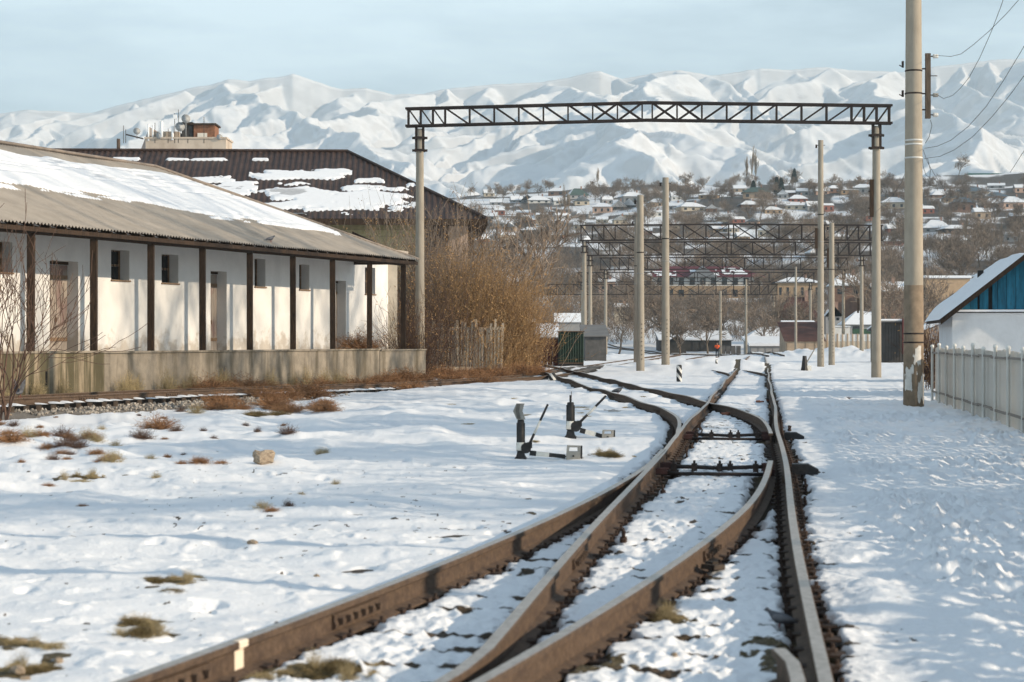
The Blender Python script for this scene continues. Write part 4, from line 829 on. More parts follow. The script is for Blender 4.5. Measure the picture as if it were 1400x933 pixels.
for py in (95, 126, 454, 466): z = (556-py)*S_px; G().lathe([(rz(z)+.004, z-.02), (rz(z)+.014, z-.01), (rz(z)+.014, z+.01), (rz(z)+.004, z+.02)], (0, 0, 0), 28).build('wire_band', BLACKSTEEL, npole, True)
for py in (190, 195.5, 214): z = (556-py)*S_px; G().lathe([(rz(z)+.004, z-.02), (rz(z)+.012, z-.012), (rz(z)+.012, z+.012), (rz(z)+.004, z+.02)], (0, 0, 0), 28).build('bright_band', mat('bright_band', (.62, .6, .56), .5, .1, 8), npole, True)
for py, dx in ((86, -.27), (126, -.27)): z = (556-py)*S_px; G().box((dx, 0, z), (.05, .05, .16)).tube([(dx, 0, z-.06), (dx-.09, 0, z-.02)], .014, 6).build('band_hook', BLACKSTEEL, npole)
# wooden side arm with insulators
xa = (1268.5-1249)*S_px; z0 = (556-160)*S_px; z1 = (556-71)*S_px
arm = G().box((xa, 0, (z0+z1)/2), (.125, .10, z1-z0)).build('side_arm', mat('weathered_arm', (.10, .075, .055), .9, .35, 10, stretch=(3, 3, .4)), npole)
for py in (75, 128, 155): 
    z = (556-py)*S_px; G().tube([(xa+.04, 0, z), (xa+.14, 0, z)], .015, 6).build('insulator_pin', BLACKSTEEL, arm)
    G().tube([(xa+.12, 0, z), (xa+.15, 0, z), (xa+.17, 0, z), (xa+.20, 0, z), (xa+.22, 0, z), (xa+.25, 0, z)], [.03, .06, .045, .055, .045, .05], 12).build('insulator', mat('porcelain', (.62, .60, .55), .3, .1, 8) if py != 128 else GREYPAINT, arm, True)
for py in (92, 126, 148): z = (556-py)*S_px; G().tube([(rz(z)-.02, 0, z), (xa, 0, z)], .02, 6).build('arm_bolt', BLACKSTEEL, npole)
G().tube([(xa+.05, -.05, (556-102)*S_px), (xa+.22, -.05, (556-102)*S_px)], .012, 6).build('spike', BLACKSTEEL, arm)
WIRE = mat('wire_black', (.03, .03, .03), .6)
def wire(pts, lab, r=.0065, name='overhead_wire', sagk=0):
    P = [Vector(p) for p in pts]; Q = []
    for i in range(len(P)-1):
        a, b = P[i], P[i+1]
        for k in range(12): u = k/12; q = a.lerp(b, u); Q.append(q)
    Q.append(P[-1]); g = G().tube(Q, r, 5); o = g.build(name, WIRE, None, True); tag(o, lab, 'wire', 'thin wires at the near pole'); return o
def curve3(px_pts, Y0, Y1):
    n = len(px_pts); return [at(px, py, Y0+(Y1-Y0)*i/(n-1)) for i, (px, py) in enumerate(px_pts)]
wire(curve3([(1279, 76), (1300, 77.5), (1314, 74), (1330, 62), (1352, 43), (1375, 20), (1398, -6), (1440, -60)], YN, 38), 'wire from the top insulator rising to the upper right edge')
wire(curve3([(1280, 129), (1290, 135), (1302, 131), (1312, 122), (1325, 106), (1340, 78), (1355, 44), (1368, 10), (1385, -40)], YN, 40), 'kinked wire from the middle insulator climbing steeply to the right')
wire(curve3([(1264, 203), (1282, 200), (1300, 192), (1324, 173), (1348, 146), (1372, 110), (1395, 72), (1425, 20)], YN, 36), 'lighter of the two long sagging wires right of the near pole')
wire(curve3([(1264, 217), (1285, 214), (1305, 205), (1330, 187), (1356, 160), (1380, 131), (1402, 101), (1430, 60)], YN, 35), 'lower of the two long sagging wires right of the near pole', .0065)
wire(curve3([(1381, 236), (1390, 222), (1402, 203), (1420, 175)], 45, 40), 'short wire crossing the right edge above the green building', .006)
wire(curve3([(1262, 205), (1268, 222), (1277, 238), (1287, 252), (1294, 266)], YN, 60), 'slack wire hanging down from the near pole to the houses', .006)
wire(curve3([(1261, 214), (1262, 228), (1266, 240), (1271, 243), (1272, 233), (1268, 216)], YN, YN-.2), 'loop of spare wire hanging at the near pole', .0065)
wire(curve3([(1272, 164), (1274, 172), (1270, 188), (1265, 196)], YN, YN), 'short jumper wire below the wooden side arm', .007)
wire(curve3([(1238, 236), (1232, 250), (1222, 266), (1206, 282), (1196, 292)], YN, 84), 'thin wire sagging from the near pole to the gantry pole', .006)
# ------------------------------------------------------------------ slat fence on the right
fa = Vector((11.45, 54.0, 0)); fb = Vector((9.1, 35.4, 0)); fd = (fb-fa).normalized(); fn_ = Vector((fd.y, -fd.x, 0)); fn_ = fn_ if fn_.x < 0 else -fn_
FL = 48.0; fz = lambda q: 0.5*(gz(q.x, q.y))
FSLAT = layer(mat('fence_slat', (.54, .50, .44), .92, .12, 5, bump=.2, bscale=30, stretch=(2, 2, .5)), (.20, .16, .12), 2.5, .5, .7, (1.5, 1.5, .3), .7)
fen = thing('slat_fence', 'weathered grey slat fence with round-capped pale posts along the right edge', 'fence', (fa.x, fa.y, 0), math.atan2(fd.y, fd.x))
SM = G().box((0, 0, .5), (.150, .022, 1.0)).mesh('slat', FSLAT)
gr = G().lathe([(.036, 0), (.036, .985), (.05, .99), (.05, 1.0), (.04, 1.02), (.015, 1.03)], (0, 0, 0), 10); RM = gr.mesh('fence_post', mat('fence_rib', (.70, .67, .61), .9, .12, 5, stretch=(2, 2, .5)), True)
BRW = mat('earth_bank', (.16, .10, .05), .95, .4, 4)
s = 0.0; k = 0
while s < FL:
    q = fa+fd*s; z = gz(q.x, q.y); top = 1.50+.02*math.sin(s*1.3)
    piece('slat', SM, fen, (s, .045, z-.05), (0, 0, random.uniform(-.03, .03)), (1, 1, (top-z-.02+random.uniform(-.02, .02))))
    if k % 12 == 0: piece('fence_post', RM, fen, (s+.09, -.06, z-.05), (0, random.uniform(-.012, .012), 0), (1, 1, (top-z+.04+random.uniform(-.01, .03))))
    s += (.176 if s < 20.5 else .21); k += 1 if s < 20.5 else random.choice((1, 1, 1, 2))*0+1
for zz in (1.30, .26):
    s = 0
    while s < FL-1: q = fa+fd*(s+1.2); barpiece('fence_rail', (s+.01, -.06, zz+gz(q.x, q.y)*.6), (s+2.35, -.06, zz+gz(q.x, q.y)*.6), .035, mat('rail_bar', (.22, .19, .16), .9, .2, 8), fen, .045); s += 2.36
s = 0.4; STAY = G().box((0, 0, .7), (.06, .06, 1.4)).mesh('stay', FSLAT)
while s < FL: q = fa+fd*s; piece('stay', STAY, fen, (s, .11, gz(q.x, q.y)-.05)); s += 2.36
# dry grass foot of the fence
# ------------------------------------------------------------------ blue-gabled house on the right
YH = 57.0
hx = lambda px: (px-700)/F*YH
hz_ = lambda py: EYE+(HOR-py)/F*YH
xl = hx(1302); xap = hx(1398); xr = 2*xap-xl; ze = hz_(428); za = hz_(352)
bh = thing('small_house', 'small white house with blue plank gable and thick roof snow at right edge', 'house', (xl, YH, 0))
LIME = layer(mat('limewash', (.66, .66, .66), .9, .06, 2, bump=.4, bscale=8), (.40, .36, .32), 1.6, .6, .75, (1, 1, .5), .5)
g = G().box(((xl+xr)/2, YH+2.6, ze/2-.2), (xr-xl, 5.2, ze+.4)); g.build('wall', LIME, bh, world=True)
BLUE = layer(mat('blue_plank', (.012, .105, .17), .75, .25, 3, stretch=(3, 3, .5), col2=(.02, .16, .25)), (.03, .035, .035), 5, .62, .72, (2, 2, .4), .8)
npl = 16
for i in range(npl):
    x0 = xl+(xr-xl)*i/npl; x1 = xl+(xr-xl)*(i+1)/npl; zf_ = lambda x: ze+(za-ze)*(1-abs(x-xap)/(xap-xl))
    if i == 4: x0 += .10
    if i == 2: x1 -= .05
    b0 = ze+.1; t0, t1 = zf_(x0)-.05, zf_(x1)-.05
    if max(t0, t1) < b0+.04: continue
    y0 = YH-.06-random.uniform(0, .015); t0 = max(t0, b0+.01); t1 = max(t1, b0+.01); poly = [(x0+.006, b0), (x1-.006, b0), (x1-.006, t1)]+([(xap, za-.05)] if x0 < xap < x1 else [])+[(x0+.006, t0)]
    G().prism(poly, y0, y0+.03).build('gable_plank', BLUE, bh, world=True)
G().prism([(xl-.0, ze), (xr, ze), (xap, za)], YH-.02, YH+.2).build('gable_backing', mat('gable_dark', (.02, .02, .02), .9), bh, world=True)
ov = .36; sl_ = (za-ze)/(xap-xl)
for sg in (-1, 1):
    e = (xap+sg*(xap-xl+ov), ze-ov*sl_); g = G().prism([(xap, za), (xap, za+.09), (e[0], e[1]+.09), (e[0], e[1])], YH-.45, YH+5.6); g.build('roof_slope', WOOD_D, bh, world=True)
    # thick rounded snow
    n = 18; m_ = 16; vs = []
    for i in range(n+1):
        for j in range(m_+1):
            u = i/n; y = YH-.50+6.2*j/m_; edge = min(u*7, (1-u)*9, j*1.6, (m_-j)*1.6, 1.0); th = .22*max(0, edge)**.5+.05*float(pn(u*4+sg, y*.9, 3))*min(1, edge)
            x = xap+(e[0]-xap)*u*1.02; vs.append((x, y, za+.08+(e[1]-za)*u+max(.005, th)))
    g = G().add(vs, [(i*(m_+1)+j, (i+1)*(m_+1)+j, (i+1)*(m_+1)+j+1, i*(m_+1)+j+1) for i in range(n) for j in range(m_)]); g.build('roof_snow', SNOW, bh, True, world=True)
    G().prism([(xap, za-.06), (xap, za+.10), (e[0], e[1]+.10), (e[0], e[1]-.06)], YH-.50, YH-.455).build('barge_board', WOOD_D, bh, world=True)
G().box(((xl+xr)/2, YH-.06, ze+.06), (xr-xl+.02, .14, .06)).build('ledge_snow', SNOW, bh, world=True)
q = at(1320, 392, YH+3.0); G().box((q.x, q.y, q.z-.12), (.17, .17, 1.2)).build('chimney_pipe', BLACKPAINT, bh, world=True)
bh.rotation_euler = (0, 0, math.radians(-8.0))
# whitewashed brick outhouse left of it
YO = 78.0; P0 = at(1261, 440, YO); P1 = at(1300, 424, YO); bo = thing('brick_outhouse', 'low whitewashed brick outhouse with snow between near pole and blue house', 'outhouse', ((P0.x+P1.x)/2+.4, YO, 0))
WB = layer(mat('washed_brick', (.52, .45, .40), .9, .12, 2.5), (.30, .16, .12), 5, .5, .62, (1, 1, 2.5), .7)
g = G(); xA, xB = at(1270, 440, YO).x, P1.x+1.2; bo.location = (xA, YO, 0); g.add([(xA, YO, -.2), (xB, YO, -.2), (xB, YO+4, -.2), (xA, YO+4, -.2), (xA, YO, P0.z-.3), (xB, YO, P1.z+.1), (xB, YO+4, P1.z+.3), (xA, YO+4, P0.z)], [(3, 2, 1, 0), (4, 5, 6, 7), (0, 1, 5, 4), (1, 2, 6, 5), (2, 3, 7, 6), (3, 0, 4, 7)]); g.build('wall', WB, bo, world=True)
g = G(); g.add([(xA-.2, YO-.2, P0.z-.34), (xB, YO-.2, P1.z+.08), (xB, YO+4.2, P1.z+.3), (xA-.2, YO+4.2, P0.z), (xA-.2, YO-.2, P0.z-.14), (xB, YO-.2, P1.z+.32), (xB, YO+4.2, P1.z+.5), (xA-.2, YO+4.2, P0.z+.2)], [(3, 2, 1, 0), (4, 5, 6, 7), (0, 1, 5, 4), (1, 2, 6, 5), (2, 3, 7, 6), (3, 0, 4, 7)]); g.build('roof_snow', SNOW, bo, world=True)
q = at(1291, 466, YO); G().box((q.x, YO-.03, q.z), (.5, .06, .7)).build('hatch', FRAMEM, bo, world=True); q = at(1298, 442, YO); G().box((q.x, YO-.03, q.z), (.25, .06, .55)).build('meter_box', mat('meter_green', (.10, .13, .11), .7), bo, world=True)
bo.rotation_euler = (0, 0, math.radians(-13.5))
# ------------------------------------------------------------------ generic low buildings at the back of the yard
def low_building(px0, px1, ytop, ybase, Y, lab, wallm, roofm, snow=.2, depth=5.0, slope=.12, cat='building', name='low_building', slats=0, group=None, over=.25):
    a = at(px0, ytop, Y); b = at(px1, ytop, Y); zb = gz((a.x+b.x)/2, Y)-.3; H = a.z-zb; W_ = b.x-a.x; o = thing(name, lab, cat, ((a.x+b.x)/2, Y, zb))
    g = G(); g.add([(-W_/2, 0, 0), (W_/2, 0, 0), (W_/2, depth, 0), (-W_/2, depth, 0), (-W_/2, 0, H), (W_/2, 0, H), (W_/2, depth, H+slope*depth), (-W_/2, depth, H+slope*depth)], [(3, 2, 1, 0), (4, 5, 6, 7), (0, 1, 5, 4), (1, 2, 6, 5), (2, 3, 7, 6), (3, 0, 4, 7)]); g.build('wall', wallm, o)
    def slab(name_, z0, z1, m_, ov):
        g = G(); g.add([(-W_/2-ov, -ov, H+z0-slope*ov), (W_/2+ov, -ov, H+z0-slope*ov), (W_/2+ov, depth+ov, H+slope*(depth+ov)+z0), (-W_/2-ov, depth+ov, H+slope*(depth+ov)+z0), (-W_/2-ov, -ov, H+z1-slope*ov), (W_/2+ov, -ov, H+z1-slope*ov), (W_/2+ov, depth+ov, H+slope*(depth+ov)+z1), (-W_/2-ov, depth+ov, H+slope*(depth+ov)+z1)], [(3, 2, 1, 0), (4, 5, 6, 7), (0, 1, 5, 4), (1, 2, 6, 5), (2, 3, 7, 6), (3, 0, 4, 7)]); return g.build(name_, m_, o)
    slab('roof', .004, .10, roofm, over)
    if snow: slab('roof_snow', .104, .104+snow, SNOW, over-.03)
    for k in range(slats): G().box((-W_/2+W_*(k+.5)/slats, -.03, H/2), (W_/slats*.82, .05, H*.96)).build('wall_panel', wallm, o)
    return o
HW = {'brown': mat('brown_brick', (.20, .12, .085), .9, .2, 1)}; RFM = {'slate': mat('grey_slate', (.16, .155, .15), .85, .15, 1)}
DKG = mat('dark_green_metal', (.012, .030, .020), .6, .2, 2); RED = layer(mat('red_primer', (.135, .035, .032), .8, .15, 1.2), (.06, .02, .02), .9, .5, .7, (1, 1, .3), .8)
GREYW = mat('grey_boards', (.10, .095, .09), .9, .25, 2); CREAM = mat('cream_wall', (.55, .47, .36), .9, .1, 1); TINROOF = mat('tin_roof', (.20, .21, .22), .6, .15, 1); RUSTROOF = mat('brown_tin_roof', (.085, .04, .032), .8, .2, 1)
# red gate wall with sheets as parts
a = at(719, 463, 128); b = at(763, 463, 128); zb = gz(a.x, 128)-.2; rf = thing('metal_fence', 'dull red sheet metal fence beside the green container', 'fence', (a.x, 128, zb))
n = 6
for k in range(n): w_ = (b.x-a.x)/n; G().box((w_*(k+.5), random.uniform(-.02, .02), (a.z-zb)/2+.03*(k % 2)), (w_-.02, .05, a.z-zb)).build('fence_sheet', RED, rf)
for k in range(2): G().box(((b.x-a.x)/2, .06, .5+1.0*k), (b.x-a.x, .05, .08)).build('fence_rail', RED, rf)
G().box((b.x-a.x+.03, -.05, (a.z-zb)*.45), (.16, .12, .9)).build('hinge_post', BLACKPAINT, rf)
# green corrugated container
a = at(764, 454, 126); b = at(798, 454, 126); zb = gz(a.x, 126)-.1; gc = thing('green_container', 'dark green corrugated metal container left of the gantry poles', 'container', (a.x, 126, zb)); W_ = b.x-a.x; H = a.z-zb
g = G(); xs = np.linspace(0, W_, 41); poly = [(x, -.04*(1 if (i//2) % 2 else 0)) for i, x in enumerate(xs)]+[(W_, 2.4), (0, 2.4)]
g.prism(poly, .25, H, axis='z'); g.build('body', DKG, gc); G().box((W_/2, 1.2, .12), (W_, 2.38, .25)).build('base', BLACKPAINT, gc); G().box((W_/2, 1.2, H+.03), (W_+.1, 2.6, .06)).build('lid', RUST, gc); G().box((W_/2, -.05, .30), (W_, .04, .08)).build('sill', RUST, gc)
low_building(800, 829, 460, 470, 158, 'small shed with grey tin roof right of the green container', GREYW, RFM['slate'], .0, 6, .14, slats=0)
low_building(735, 762, 462, 470, 150, 'low snow-roofed lean-to behind the red fence', GREYW, TINROOF, .15, 6, .14)
def gable(px, ybase, wpx, wall_px, roof_px, lab, wallm, roofm, snow=1.0, Y=None, rz=0.0, name='house', cat='house', hip=False, depth=None, win=2, group=None, chim=True, snow2=None, side=0):
    if Y is None: P = hit(px, ybase); Y = P.y
    x = (px-700)/F*Y; z = EYE+(HOR-ybase)/F*Y; z = max(z, gz(x, Y)-.2) if False else z; sc = Y/F; W_ = wpx*sc; H = max(wall_px*sc, .8); R = roof_px*sc; Dp = depth or W_*.8
    zg = min(gz(x, Y), gz(x, Y+Dp), z)-.8
    o = thing(name, lab, cat, (x, Y, zg), rz, group); z0 = z-zg
    G().box((0, Dp/2, (z0+H)/2), (W_, Dp, z0+H)).build('wall', wallm, o)
    zt = z0+H; e = .06*W_; hp = (W_/2*.75 if hip else 0)
    A = [(-W_/2-e, -e, zt), (W_/2+e, -e, zt), (W_/2+e, Dp+e, zt), (-W_/2-e, Dp+e, zt)]
    hp2 = Dp*.28 if hip == 2 else 0
    if side: R0, R1 = (0, -e if not hip else hp, zt+R), (0, Dp+e-(0 if not hip else hp), zt+R); F_ = [(0, 1, 4), (1, 2, 5, 4), (2, 3, 5), (3, 0, 4, 5)]
    else: R0, R1 = (-W_/2-e+hp, Dp/2, zt+R), (W_/2+e-hp, Dp/2, zt+R); F_ = [(0, 1, 5, 4), (1, 2, 5), (2, 3, 4, 5), (3, 0, 4)]
    G().add(A+[R0, R1], F_+[(3, 2, 1, 0)]).build('roof', roofm, o)
    if snow:
        S = .09+.03*sc*0; V = [Vector(p)+Vector((0, 0, S)) for p in A+[R0, R1]]; fs = [q for i, q in enumerate(F_) if random.random() < snow or (i == 0 and snow > .4)]
        g = G()
        for q in fs:
            c = sum((V[i] for i in q), Vector())/len(q); top = [c+(V[i]-c)*.97 for i in q]; low = [t_-Vector((0, 0, S*.9)) for t_ in top]; m = len(q)
            g.add(top+low, [tuple(range(m))]+[(i, i+m, (i+1) % m+m, (i+1) % m) for i in range(m)])
        if fs: g.build('roof_snow', SNOW, o)
    for k in range(win): xx = -W_/2+W_*(k+.5)/win; G().box((xx, -.02, z0+H*.52), (W_/win*.34, .06, H*.45)).build('window', GLASS_D, o); 
    if chim: G().box((W_*.2, Dp*.45, zt+R*.9), (.5, .5, R*.5+.9)).build('chimney', mat('chimney_brick', (.32, .20, .15), .9, .2, 2), o)
    return o
HW = {'cream': CREAM, 'grey': mat('grey_plaster', (.30, .29, .28), .9, .1, 1), 'tan': mat('tan_brick', (.36, .27, .19), .9, .15, 1), 'pink': mat('pink_plaster', (.60, .40, .30), .9, .08, 1), 'white': mat('white_wall', (.66, .64, .60), .9, .08, 1), 'brown': mat('brown_brick', (.20, .12, .085), .9, .2, 1), 'dark': mat('dark_wall', (.06, .055, .05), .9, .2, 1), 'red': mat('red_brick', (.28, .11, .08), .9, .2, 1), 'orange': mat('ochre_wall', (.42, .29, .18), .9, .1, 1)}
RFM = {'tin': TINROOF, 'rust': RUSTROOF, 'blue': mat('blue_tin', (.10, .14, .17), .55, .15, 1), 'green': mat('green_tin', (.07, .105, .09), .6, .15, 1), 'slate': mat('grey_slate', (.16, .155, .15), .85, .15, 1), 'dark': mat('dark_roofing', (.03, .028, .026), .85, .2, 1), 'red': mat('dark_red_roof', (.12, .025, .03), .6, .15, 1)}
# grey wall behind the yard, in bays
for i, (p0, p1, yt, Y, lab) in enumerate(((758, 905, 474, 345, 'long low dark boundary wall at the far end of the yard, left part'), (985, 1013, 473, 300, 'grey concrete yard wall behind the walking person'), (1196, 1240, 470, 150, 'dark board screen right of the gantry pole'))):
    a = at(p0, yt, Y); b = at(p1, yt, Y); zb = gz((a.x+b.x)/2, Y)-.4; wl = thing('yard_wall', lab, 'wall', (a.x, Y, zb)); n = max(4, int((b.x-a.x)/2.2)); w_ = (b.x-a.x)/n
    for k in range(n): G().box((w_*(k+.5), 0, (a.z-zb)/2), (w_-.08, .14, a.z-zb+random.uniform(-.1, .1))).build('wall_panel', GREYW, wl)
# shed with arched black mouth and snow roof
low_building(902, 1000, 466, 487, 312, 'long dark shed under deep roof snow behind the walking person', HW['dark'], RFM['dark'], .22, 8, .16, slats=9, name='yard_shed', cat='shed')
gable(926, 478, 24, 10, 9, 'small black arched shed standing beside the long snowy shed', HW['dark'], RFM['dark'], 0, Y=305, win=0, chim=False, side=1)
low_building(1026, 1076, 474, 487, 272, 'low concrete garage with clean snow on its flat roof', HW['grey'], RFM['slate'], .35, 8, .12, slats=5, name='garage', cat='garage')
low_building(1075, 1126, 466, 490, 236, 'brown lean-to shed with sloping tin roof right of the main track', HW['tan'], RUSTROOF, 0, 6, .35, slats=4, name='yard_shed', cat='shed')
low_building(1080, 1122, 457, 470, 258, 'open timber shelter under a snowy roof above the lean-to', HW['brown'], RFM['tin'], .3, 7, .2, slats=4, name='shelter', cat='shelter')
dk = low_building(1207, 1237, 441, 486, 146, 'dark corrugated lean-to behind the nearest gantry pole', HW['dark'], RFM['slate'], .12, 5, -.12, slats=8, name='yard_shed', cat='shed')
q = at(1237.5, 460, 145.6); G().box((q.x, q.y, q.z), (.4, .3, 2.6)).build('corner_post', RED, dk, world=True)
# cream panel fence right of the poles
Y = 238; a = at(1124, 459, Y); b = at(1200, 459, Y); zb = gz((a.x+b.x)/2, Y)-.3; cf = thing('panel_fence', 'cream concrete panel fence with thin posts right of the tall poles', 'fence', (a.x, Y, zb)); n = 11; w_ = (b.x-a.x)/n
for k in range(n):
    for j in range(3): G().box((w_*(k+.5), 0, .45+(a.z-zb-.3)*(j+.5)/3), (w_-.16, .08, (a.z-zb-.3)/3-.03)).build('fence_panel', CREAM if j < 2 else HW['white'], cf)
    G().box((w_*k, -.04, (a.z-zb)/2+.1), (.16, .16, a.z-zb+.25)).build('fence_post', HW['tan'], cf)
G().box((w_*8.4, .3, a.z-zb+.5), (w_*4.6, .3, .6)).build('green_board', mat('green_board', (.04, .09, .055), .8), cf)
gable(1150, 457, 24, 10, 0.5, 'white gabled store behind the cream panel fence', HW['white'], RFM['tin'], 1, Y=262, chim=False, win=0)
gable(1186, 452, 60, 6, 19, 'large snow-roofed house behind the cream fence', HW['grey'], RFM['dark'], .9, Y=285, hip=True)
gable(1140, 440, 22, 5, 14, 'small grey-roofed gabled house between the tall poles', HW['grey'], RFM['slate'], .3, Y=300, side=1)
gable(1093, 450, 62, 8, 36, 'big house with steep bare brown roof behind the far poles', HW['brown'], RUSTROOF, 0, Y=318, hip=True)
gable(1058, 470, 68, 8, 15, 'wide low house with snowy roof left of the shelter', HW['tan'], RFM['tin'], 1, Y=290, hip=True)
gable(1160, 407, 44, 16, 17, 'brown brick house with half-snowed grey roof above the cream fence', HW['brown'], RFM['green'], .6, Y=345, hip=True)
gable(1215, 415, 44, 16, 14, 'house with snowy roof behind the nearest gantry pole', HW['brown'], RFM['dark'], .8, Y=330)
low_building(1266, 1326, 381, 402, 330, 'long flat-roofed orange brick workshop above the blue house', HW['orange'], RFM['tin'], .4, 14, .03, name='workshop', cat='workshop', slats=0)
gable(1370, 392, 60, 14, 12, 'snow-roofed house hidden behind the blue gable', HW['cream'], RFM['tin'], 1, Y=335, hip=True)
# school with dark red roof
Y = 425; sc = Y/F; a = at(880, 403, Y); b = at(1042, 403, Y); zb = gz((a.x+b.x)/2, Y)-3; sch = thing('school_building', 'two-storey white and yellow building under a long dark red roof', 'building', ((a.x+b.x)/2, Y, zb)); W_ = b.x-a.x; zt = at(960, 379, Y).z-zb; zm = at(960, 391, Y).z-zb
G().box((0, 6, zm/2), (W_, 12, zm)).build('lower_wall', HW['orange'], sch); G().box((0, 6, (zm+zt)/2), (W_+.1, 12.1, zt-zm)).build('upper_wall', HW['white'], sch)
zr_ = at(960, 363, Y).z-zb; G().add([(-W_/2-1, -1, zt), (W_/2+1, -1, zt), (W_/2+1, 13, zt), (-W_/2-1, 13, zt), (-W_/2+5, 6, zr_), (W_/2-5, 6, zr_)], [(0, 1, 5, 4), (1, 2, 5), (2, 3, 4, 5), (3, 0, 4), (3, 2, 1, 0)]).build('roof', RFM['red'], sch)
for (u0, u1, v0, v1, sd) in ((-.49, -.22, .05, .5, 3), (-.1, .14, .08, .72, 5), (.17, .38, .2, .8, 8)):
    nx, ny = 50, 16; U, Vv = np.meshgrid(np.linspace(u0, u1, nx), np.linspace(v0, v1, ny), indexing='ij'); m_ = fbm(U*18, Vv*3, sd, 3)+.25; X = U*W_; Z = zt+(zr_-zt)*Vv+.12; V3 = np.stack([X, -1+7*Vv, Z], -1); q = grid_quads(nx, ny); keep = (m_.ravel()[q] > 0).all(1); obj('roof_snow', fast_mesh('roof_snow', V3, q[keep], SNOW), sch)
G().add([(-3.2, -1.3, zt), (3.0, -1.3, zt), (-.1, -1.3, zt+2.4), (-3.2, 3, zt), (3.0, 3, zt), (-.1, 4, zt+2.4)], [(0, 1, 2), (1, 4, 5, 2), (0, 2, 5, 3)]).build('dormer', TINROOF, sch)
for k in range(11):
    for j, zc in enumerate((zm*.72, (zm+zt)/2)): G().box((-W_/2+W_*(k+.5)/11, -.05, zc), (1.1, .12, 1.5)).build('window', GLASS_D, sch)
Y = 400; a = at(1062, 411, Y); b = at(1122, 411, Y); gable(1092, 411, 60, 24, 8, 'ochre and white annex with dark roof right of the red-roofed building', HW['orange'], RFM['dark'], .35, Y=Y, win=6, hip=True)
gable(830, 400, 22, 14, 5, 'pale pink house between the gantry poles on the left', HW['pink'], RFM['slate'], .7, Y=430)
gable(850, 428, 20, 8, 5, 'small cream house among bare trees left of the pole pair', HW['cream'], RFM['dark'], .5, Y=380)
gable(776, 454, 34, 3, 12, 'grey gabled cottage peeping over the green container', HW['grey'], RFM['slate'], .3, Y=170, side=0, win=0, chim=False)
gable(720, 452, 26, 7, 7, 'cottage with bluish roof snow behind the brown bush', HW['grey'], RFM['blue'], 1, Y=240)
gable(700, 395, 24, 8, 8, 'hut with snowy roof on the slope right of the brown bush', HW['grey'], RFM['tin'], 1)
